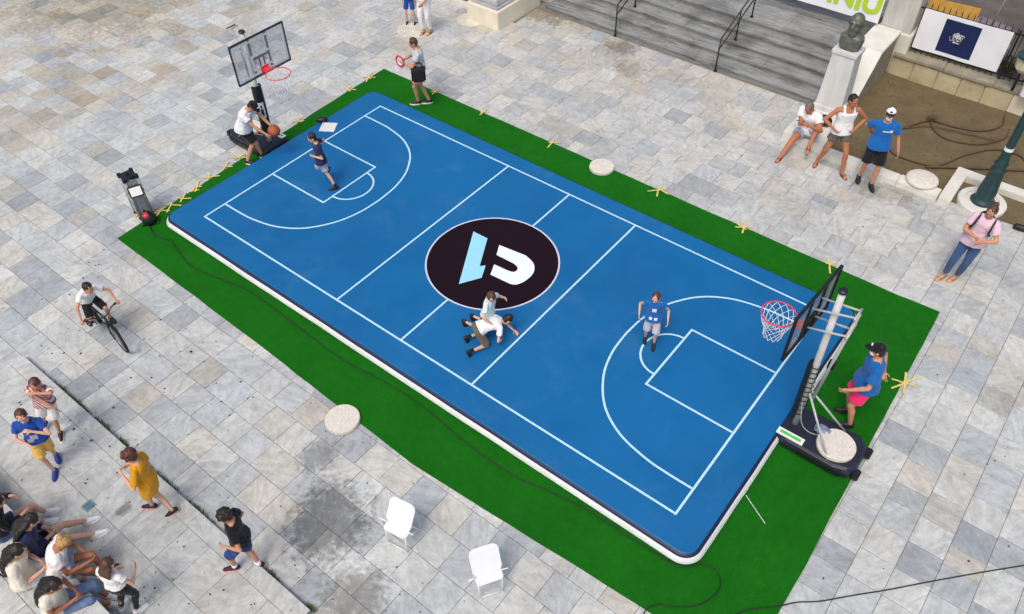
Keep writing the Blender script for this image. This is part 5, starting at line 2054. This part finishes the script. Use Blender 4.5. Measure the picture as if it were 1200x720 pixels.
# trio by the pedestal
person('seated man in white tee looking at a phone on the marble block', 1.74, -100, ((2.98, 6.33, .26), (2.58, 5.98, 0)), pelvis=('w', 2.74, 6.80, .36), pp=4, cp=28, hp=36, fyaw=(25, 5), fpitch=(25, 0),
       knees=(('w', 3.1, 6.3, .75), ('w', 2.35, 6.3, .7)), hands=((-.06, -.24, .70), (.10, -.22, .70)), shirt=WHT, printm=(GRY, ((0, .62, .2, .03), (0, .52, .16, .06))), loose=1.2, hem=-.05, bottom=LGB, leg=.55, shoes='sandal', hair=HAIR_G, sk=SKIN_D, fat=1.2)
MB_p = empty('smartphone', (2.62, 6.36, .74), 'black phone in the hands of the seated man', 'phone', rz=.4)
MB().box(-.036, .036, -.07, .07, -.005, .005, Matrix.Rotation(rad(-35), 4, 'X')).build('phone_body', M_BLACK, MB_p, bevel=.003)
person('bearded man in white tank top standing with hands on hips', 1.78, -52, ((3.78, 6.25, 0), (3.22, 6.30, 0)), pelvis=(0, -.02, .905), cp=4, hp=8, hy=28, fyaw=(12, -30),
       hands=((-.20, .09, 1.0), (.20, .09, 1.0)), elbows=((-1, -.35, 0), (1, -.35, 0)), palm=((1, 0, 0), (-1, 0, 0)), curl=.9, shirt=WHT, tank=True, loose=1.2, hem=-.08, bottom=PAT, leg=.42, shoes='sandal', hair=HAIR_B, sk=SKIN_D)
person('man in blue printed tee, white cap and face mask beside the curb', 1.74, -66, ((4.37, 6.22, 0), (4.08, 6.32, 0)), hp=-2, hy=-10, fyaw=(10, -8), hands=((-.36, .06, .84), (.14, -.22, .98)), shirt=BLU, loose=1.2, hem=-.12, sleeve=.62,
       printm=(WHT, ((-.10, .72, .045, .05), (-.01, .71, .12, .025))), bottom=BLK, leg=.86, shoes=BSH, sole=BSH, hair=HAIR_B, cap=(WHT, BLK, BLK, BLK), mask=True, sk=SKIN)
# woman with rucksack
e, q = person('woman in pale pink top and jeans with rucksack straps looking down at her hands', 1.70, -88, ((6.45, 4.62, 0), (6.28, 4.53, 0)), lean=(.17, .13), female=True, pelvis=(0, -.03, .91), cp=3, hp=18, hy=-8, fyaw=(-28, -28),
              hands=((-.05, .30, 1.10), (.07, .28, 1.14)), elbows=((-1, -.3, -.7), (1, -.3, -.7)), shirt=LIL, sleeve=.62, hem=-.12, bottom=DNM, leg=1.82, shoes='sandal', sole=mat('tan_leather', lin(176, 130, 104), .7), hair=HAIR_BR, style='bun', sk=SKIN)
bp = empty('backpack', q['spt'](.55) - q['FC'].col[1] * .20, 'dark rucksack worn by the woman in pale pink', 'bag', rz=rad(-88 - 90))
MB().ell((0, 0, 0), .15, .085, .20, None, 16, 10).build('sack', M_BLACK, bp, smooth=True)
for s in (-1, 1):
    w0 = q['spt'](.55) - q['FC'].col[1] * .20
    FCi = Matrix.Rotation(-rad(-88 - 90), 3, 'Z')
    pts = [q['spt'](.80) + q['FC'].col[0] * s * .10 - q['FC'].col[1] * .12, q['spt'](.99) + q['FC'].col[0] * s * .115 - q['FC'].col[1] * .01,
           q['spt'](.86) + q['FC'].col[0] * s * .125 + q['FC'].col[1] * .12, q['spt'](.62) + q['FC'].col[0] * s * .135 + q['FC'].col[1] * .14, q['spt'](.42) + q['FC'].col[0] * s * .17 + q['FC'].col[1] * .04, q['spt'](.35) + q['FC'].col[0] * s * .12 - q['FC'].col[1] * .14]
    MB().tube([FCi @ (p - w0) for p in spline(pts, 5)], .017, 6).build('strap', M_BLACK, bp, smooth=True)

# man at the right hoop
person('man in blue tee, hot pink shorts and black cap standing behind the hoop base', 1.72, -152, ((6.22, .56, CZ), (6.10, .80, CZ)), pelvis=(0, -.04, .92), cp=4, hp=10, hy=-18,
       hands=((-.26, .26, .98), (.16, -.26, 1.0)), shirt=BLU, loose=1.45, hem=-.14, sleeve=.7, bottom=PNK, leg=.72, shoes=BSH, sole=BSH, cap=(BLK, BLK, WHT), mask=True, hair=HAIR_B, sk=SKIN)
# small boy on the court
person('small boy in blue jersey and grey shorts standing by the free throw arc', 1.16, -62, ((3.24, .02, TZ), (3.06, .06, TZ)), hp=16, hy=-20, hands=((-.33, .10, .92), (.33, .06, 1.0)), shirt=BLU, printm=(WHT, ((.01, .62, .10, .12), (-.05, .12, .07, .07), (.07, .12, .07, .07))), sleeve=.35, hem=-.14, loose=1.3,
       bottom=GRY, leg=.95, shoes=BSH, sole=BSH, socks=BLK, hair=HAIR_BR, sk=SKIN_L, group=KG)
# wrestling pair
person('boy kneeling upright in white tee with a hand on another boy\'s back', 1.26, 10, ((.60, -1.28, TZ + .06), (.58, -1.45, TZ + .06)), pelvis=('w', .98, -1.30, TZ + .42), pp=10, cp=8, hp=42, hy=-50,
       fpitch=(70, 70), knees=(('w', 1.2, -1.2, TZ - .1), ('w', 1.2, -1.5, TZ - .1)), hands=(('w', 1.14, -1.08, .88), ('w', 1.20, -1.46, .64)), elbows=((-.6, .3, -.6), (.6, 0, -.6)), shirt=MNT, hem=-.05, sleeve=.6, bottom=MAR, leg=.9, shoes=BSH, sole=BSH, hair=HAIR_BR, sk=SKIN_L, group=KG)
person('boy on hands and knees in white tee and olive shorts reaching forward', 1.30, 58, ((.84, -1.72, TZ + .06), (1.06, -1.92, TZ + .06)), pelvis=('w', 1.03, -1.60, TZ + .34), pp=72, cp=104, hp=62, hroll=0,
       fpitch=(70, 70), knees=(('w', 1.0, -1.3, TZ - .1), ('w', 1.25, -1.5, TZ - .1)), hands=(('w', 1.38, -1.09, TZ + .05), ('w', 1.30, -1.40, TZ + .05)), elbows=((-.2, .2, .6), (.9, -.6, -.1)), shirt=WHT, hem=.02, sleeve=.55, bottom=OLV, leg=.92, shoes=BSH, sole=BSH, socks=BLK, hair=HAIR_B, sk=SKIN_L, group=KG)

# boy in mustard, boy in black, pair of boys, standing girl
person('child in long mustard hooded tunic walking on the platform', 1.46, -140, ((-.66, -6.50, PZ), (-.36, -6.36, PZ)), lean=(.12, .10), pelvis=(0, .04, .91), pp=3, cp=6, hp=18, fpitch=(0, 22), fyaw=(0, 25), hands=((-.12, .34, 1.22), (.10, .32, 1.18)), dress=(MUS, .66), sleeve=.75,
       shoes=BSH, sole=PKS, hair=HAIR_R, style='curly', sk=SKIN_L)
person('boy in black tee and blue shorts striding beside the platform edge', 1.46, -132, ((.93, -6.38, PZ), (1.14, -6.14, PZ * .0 + .0)), pelvis=('w', 1.0, -6.24, PZ + .72), lean=(.17, .13), pp=4, cp=8, hp=20, hy=8, fpitch=(0, 20), hands=((-.14, .26, 1.12), (.22, .20, 1.0)), elbows=((-.6, -.5, -.6), (.7, -.6, -.4)), shirt=BLK, sleeve=.55, hem=-.1, loose=1.2,
       bottom=cloth('mid_blue', 36, 60, 122), leg=.9, shoes=BSH, sole=PKS, socks=WHT, hair=HAIR_B, style='curly', sk=SKIN)
person('boy in striped jersey and white shorts hiding his face in crossed arms', 1.36, -42, ((-2.72, -6.62, PZ), (-3.04, -6.68, PZ)), lean=(.32, .24), cp=8, hp=16, fyaw=(15, -10), hands=((.10, .20, 1.46), (-.06, .24, 1.02)), elbows=((-.9, .5, .2), (.6, .2, -.9)), shirt=M_STRIPE, sleeve=.5, hem=-.02, bottom=WHT, leg=.85, loose=1.3,
       shoes=BSH, sole=M_SOLE, hair=HAIR_BR, sk=SKIN, sleeve_m=WHT)
person('boy in royal blue printed tee and yellow shorts with hand at mouth', 1.38, -36, ((-2.42, -6.86, PZ), (-2.20, -7.02, PZ)), lean=(.10, .04), hp=10, hy=10, fyaw=(18, 0), hands=((-.05, .16, 1.30), (.08, .24, 1.06)), elbows=((-.8, .3, -.6), (.8, .0, -.6)), shirt=RBL, sleeve=.55, hem=-.08, printm=(LGB, ((-.02, .32, .12, .10), (.05, .18, .10, .07))), bottom=YEL, leg=.9, loose=1.2,
       shoes=BLS, sole=BLS, hair=HAIR_BR, sk=SKIN_L)
person('girl in white puff sleeve top and black trousers standing with her back turned', 1.30, 112, ((.26, -7.56, PZ), (.44, -7.46, PZ)), female=True, lean=(.13, .10), hp=24, fyaw=(10, -25), pelvis=(0, 0, .91), hands=((-.26, .18, .98), (.10, .26, 1.06)), shirt=WHT, sleeve=.35, hem=.18, loose=1.5, bottom=BLK, leg=1.84, shoes=WSH, hair=HAIR_BR, style='shoulder', sk=SKIN_L)

# girls seated on the step: A black top, B dark, C blond, D white jeans, E very long hair
ST = .49
person('girl in black jacket and denim shorts seated at the end of the row', 1.60, 62, ((-1.70, -7.42, PZ), (-1.58, -7.52, PZ)), female=True, pelvis=('w', -1.60, -7.96, ST + .09), pp=4, cp=22, hp=40, lean=(.06, .04), hands=(('w', -1.62, -7.60, .88), ('w', -1.44, -7.64, .70)),
       knees=(('w', -1.45, -7.35, 1.0), ('w', -1.25, -7.4, 1.0)), shirt=BLK, sleeve=1.8, hem=.1, bottom=DNM, leg=.45, shoes=WSH, hair=HAIR_B, style='long', sk=SKIN_L, group=SG2)
person('girl in dark navy clothes with bare legs and white trainers on the step', 1.62, 66, ((-1.14, -7.16, PZ), (-.88, -7.20, PZ)), female=True, pelvis=('w', -1.02, -7.84, ST + .09), pp=4, cp=24, hp=42, lean=(.06, .02), hands=(('w', -1.02, -7.56, .68), ('w', -.92, -7.60, .66)),
       knees=(('w', -1.0, -7.3, .95), ('w', -.9, -7.4, .95)), shirt=NVY, sleeve=1.7, hem=.0, bottom=BLK, leg=.5, shoes=WSH, hair=HAIR_B, style='long', sk=SKIN_L, group=SG2)
person('blond girl in white top and grey shorts hugging her knee on the step', 1.56, 52, ((-.36, -7.38, PZ), (-.20, -7.44, PZ)), female=True, pelvis=('w', -.54, -7.76, ST + .09), pp=10, cp=34, hp=48, lean=(.02, .0), hands=(('w', -.36, -7.46, .82), ('w', -.22, -7.52, .66)),
       knees=(('w', -.25, -7.3, 1.1), ('w', -.05, -7.5, 1.1)), shirt=WHT, sleeve=.4, hem=.0, bottom=LGB, leg=.5, shoes=BSH, sole=BSH, hair=HAIR_BL, style='bun', sk=SKIN_D, group=SG2)
person('girl with long dark hair in cream top and white jeans seated on the step', 1.62, 50, ((-.56, -7.60, PZ), (-.40, -7.62, PZ)), female=True, pelvis=('w', -.80, -8.10, ST + .09), pp=2, cp=16, hp=36, lean=(.10, .05), hands=(('w', -.66, -7.86, .76), ('w', -.50, -7.92, .74)),
       knees=(('w', -.6, -7.6, 1.0), ('w', -.3, -7.8, 1.0)), shirt=CRM, sleeve=1.0, hem=-.08, loose=1.2, bottom=WJN, leg=1.75, shoes=WSH, hair=HAIR_B, style='long', sk=SKIN_L, group=SG2)
person('girl with very long dark hair in cream top seated nearest the standing girl', 1.58, 38, ((.0, -7.58, PZ), (.12, -7.62, PZ)), female=True, pelvis=('w', -.14, -8.04, ST + .09), pp=4, cp=24, hp=44, lean=(.07, .01), hands=(('w', -.02, -7.80, .74), ('w', .10, -7.90, .70)),
       knees=(('w', .0, -7.7, 1.0), ('w', .2, -7.85, 1.0)), shirt=CRM, sleeve=.3, hem=-.08, bottom=DNM2, leg=1.5, shoes=WSH, hair=HAIR_B, style='verylong', sk=SKIN_D, group=SG2)
hb = empty('black_handbag', (-.98, -8.1, ST), 'black bag lying on the step behind the girl in navy', 'bag')
MB().ell((0, 0, .07), .17, .12, .08, None, 16, 10).build('pouch', M_BLACK, hb, smooth=True)
MB().tube(spline([(-.12, 0, .1), (-.1, -.12, .16), (.1, -.14, .16), (.12, 0, .1)], 5), .012, 6).build('strap', M_RUBBER, hb)

# person seated at the top of the stairs, only the feet show
person('person in white shoes sitting on the marble stairs, seen by the feet', 1.70, -80, ((-1.62, 9.86, .42 + .003), (-1.98, 9.78, .42 + .003)), pelvis=('w', -1.78, 10.50, .95), pp=0, cp=14, hp=30, hands=((-.16, -.2, .62), (.16, -.2, .62)), knees=(('w', -1.5, 9.8, 1.4), ('w', -2.0, 9.8, 1.4)),
       shirt=LGB, bottom=BLK, leg=.6, shoes=WSH, hair=HAIR_BR, sk=SKIN)

# ------------------------------------------------------------------ boy on bicycle
bk = empty('bicycle', (-4.0, -5.03, 0), 'small black bicycle ridden by the boy over the marble slabs', 'bicycle', rz=rad(-4))
WR = .27


def wheel(cx, yawd, name='wheel'):
    Mw = Matrix.Translation((cx, 0, WR)) @ Matrix.Rotation(rad(yawd), 4, 'Z')
    cir = lambda r: [Mw @ V((r * math.cos(a), 0, r * math.sin(a))) for a in [2 * math.pi * i / 36 for i in range(36)]]
    w = MB().tube(cir(WR - .02), .021, 8, True).build('tyre', M_RUBBER, bk, smooth=True)
    w.name = 'wheel'
    MB().tube(cir(WR - .045), .009, 6, True).build('rim', M_STEEL, w, smooth=True)
    MB().cone(Mw @ V((0, -.04, 0)), Mw @ V((0, .04, 0)), .02, .02, 10).build('hub', M_STEEL, w)
    sp_ = MB()
    for i in range(18):
        a = 2 * math.pi * i / 18
        sp_.cone(Mw @ V((0, .02 * (-1) ** i, 0)), Mw @ V(((WR - .05) * math.cos(a), 0, (WR - .05) * math.sin(a))), .0016, .0016, 4)
    sp_.build('spokes', M_STEEL, w)


XR, XF = -.46, .46
wheel(XR, 0)
wheel(XF, -2)
FM = mat('bike_black', lin(30, 30, 34), .35, .1, 9)
fb = MB()
bb_, seat_t, head_t, head_b = V((-.08, 0, .27)), V((-.18, 0, .58)), V((.30, 0, .62)), V((.33, 0, .50))
for a, c, r in ((bb_, seat_t, .017), (seat_t, head_t, .017), (bb_, head_b, .019), (head_t, head_b, .021)):
    fb.cone(a, c, r, r, 10)
for s in (-1, 1):
    fb.cone(bb_ + V((0, s * .02, 0)), V((XR, s * .05, WR)), .010, .010, 8)
    fb.cone(seat_t + V((0, s * .015, -.03)), V((XR, s * .05, WR)), .009, .009, 8)
fb.build('frame', FM, bk, smooth=True)
fk = MB()
for s in (-1, 1):
    fk.tube([head_b + V((.0, s * .03, -.01)), V((.40, s * .05, .40)), V((XF, s * .045, WR))], .011, 8)
fk.cone(head_b + V((0, -.045, -.008)), head_b + V((0, .045, -.008)), .015, .015, 8)
fk.build('fork', FM, bk, smooth=True)
hbz = .74
bar = MB().tube(spline([(.24, -.28, hbz), (.29, -.16, hbz + .01), (.31, -.05, hbz - .06), (.31, .05, hbz - .06), (.29, .16, hbz + .01), (.24, .28, hbz)], 4), .011, 8).build('handlebar', FM, bk, smooth=True)
MB().cone(head_t, (.305, 0, hbz - .06), .014, .014, 8).build('stem', FM, bk)
for s in (-1, 1):
    MB().cone((.26, s * .22, hbz + .002), (.225, s * .31, hbz), .017, .017, 8).build('grip', M_RUBBER, bar)
    MB().tube([(.30, s * .19, hbz), (.34, s * .24, hbz - .02), (.32, s * .29, hbz - .03)], .005, 5).build('brake_lever', M_STEEL, bar)
    MB().box(-.05, .05, -.045, .045, -.012, .012, Matrix.Translation((-.08 + s * .13, s * .13, .27))).build('pedal', M_RUBBER, bk, bevel=.004)
    MB().cone((-.08, s * .07, .27), (-.08 + s * .13, s * .08, .27), .010, .010, 6).build('crank', M_STEEL, bk)
MB().cone(seat_t, (-.20, 0, .68), .012, .012, 8).build('seat_post', M_STEEL, bk)
sd3 = MB()
sd3.ell((-.25, 0, .70), .10, .075, .028)
sd3.ell((-.13, 0, .70), .10, .03, .022)
link_mesh(remeshed(sd3, 'saddle', .008, 2), 'saddle', M_RUBBER, bk)
MB().lathe([(.075, -.004), (.075, .004)], (0, 0, 0), 20).build('chainring', M_STEEL, bk).matrix_local = Matrix.Translation((-.08, -.05, .27)) @ Matrix.Rotation(rad(90), 4, 'X')
person('boy in white tee and black shorts riding the small bicycle', 1.26, -4, ((-3.95, -4.90, .295), (-4.21, -5.17, .295)), lean=(.08, .05), pelvis=('w', -4.20, -5.03, .765), pp=22, cp=44, hp=22, hy=10, hands=(('w', -3.76, -4.76, .775), ('w', -3.80, -5.34, .775)), elbows=((-1, -.2, .1), (1, -.2, .1)), curl=1.3, palm=((0, 0, -1), (0, 0, -1)),
       shirt=WHT, sleeve=.55, hem=-.05, bottom=BLK, leg=.9, shoes=BSH, sole=BSH, hair=HAIR_B, sk=SKIN)
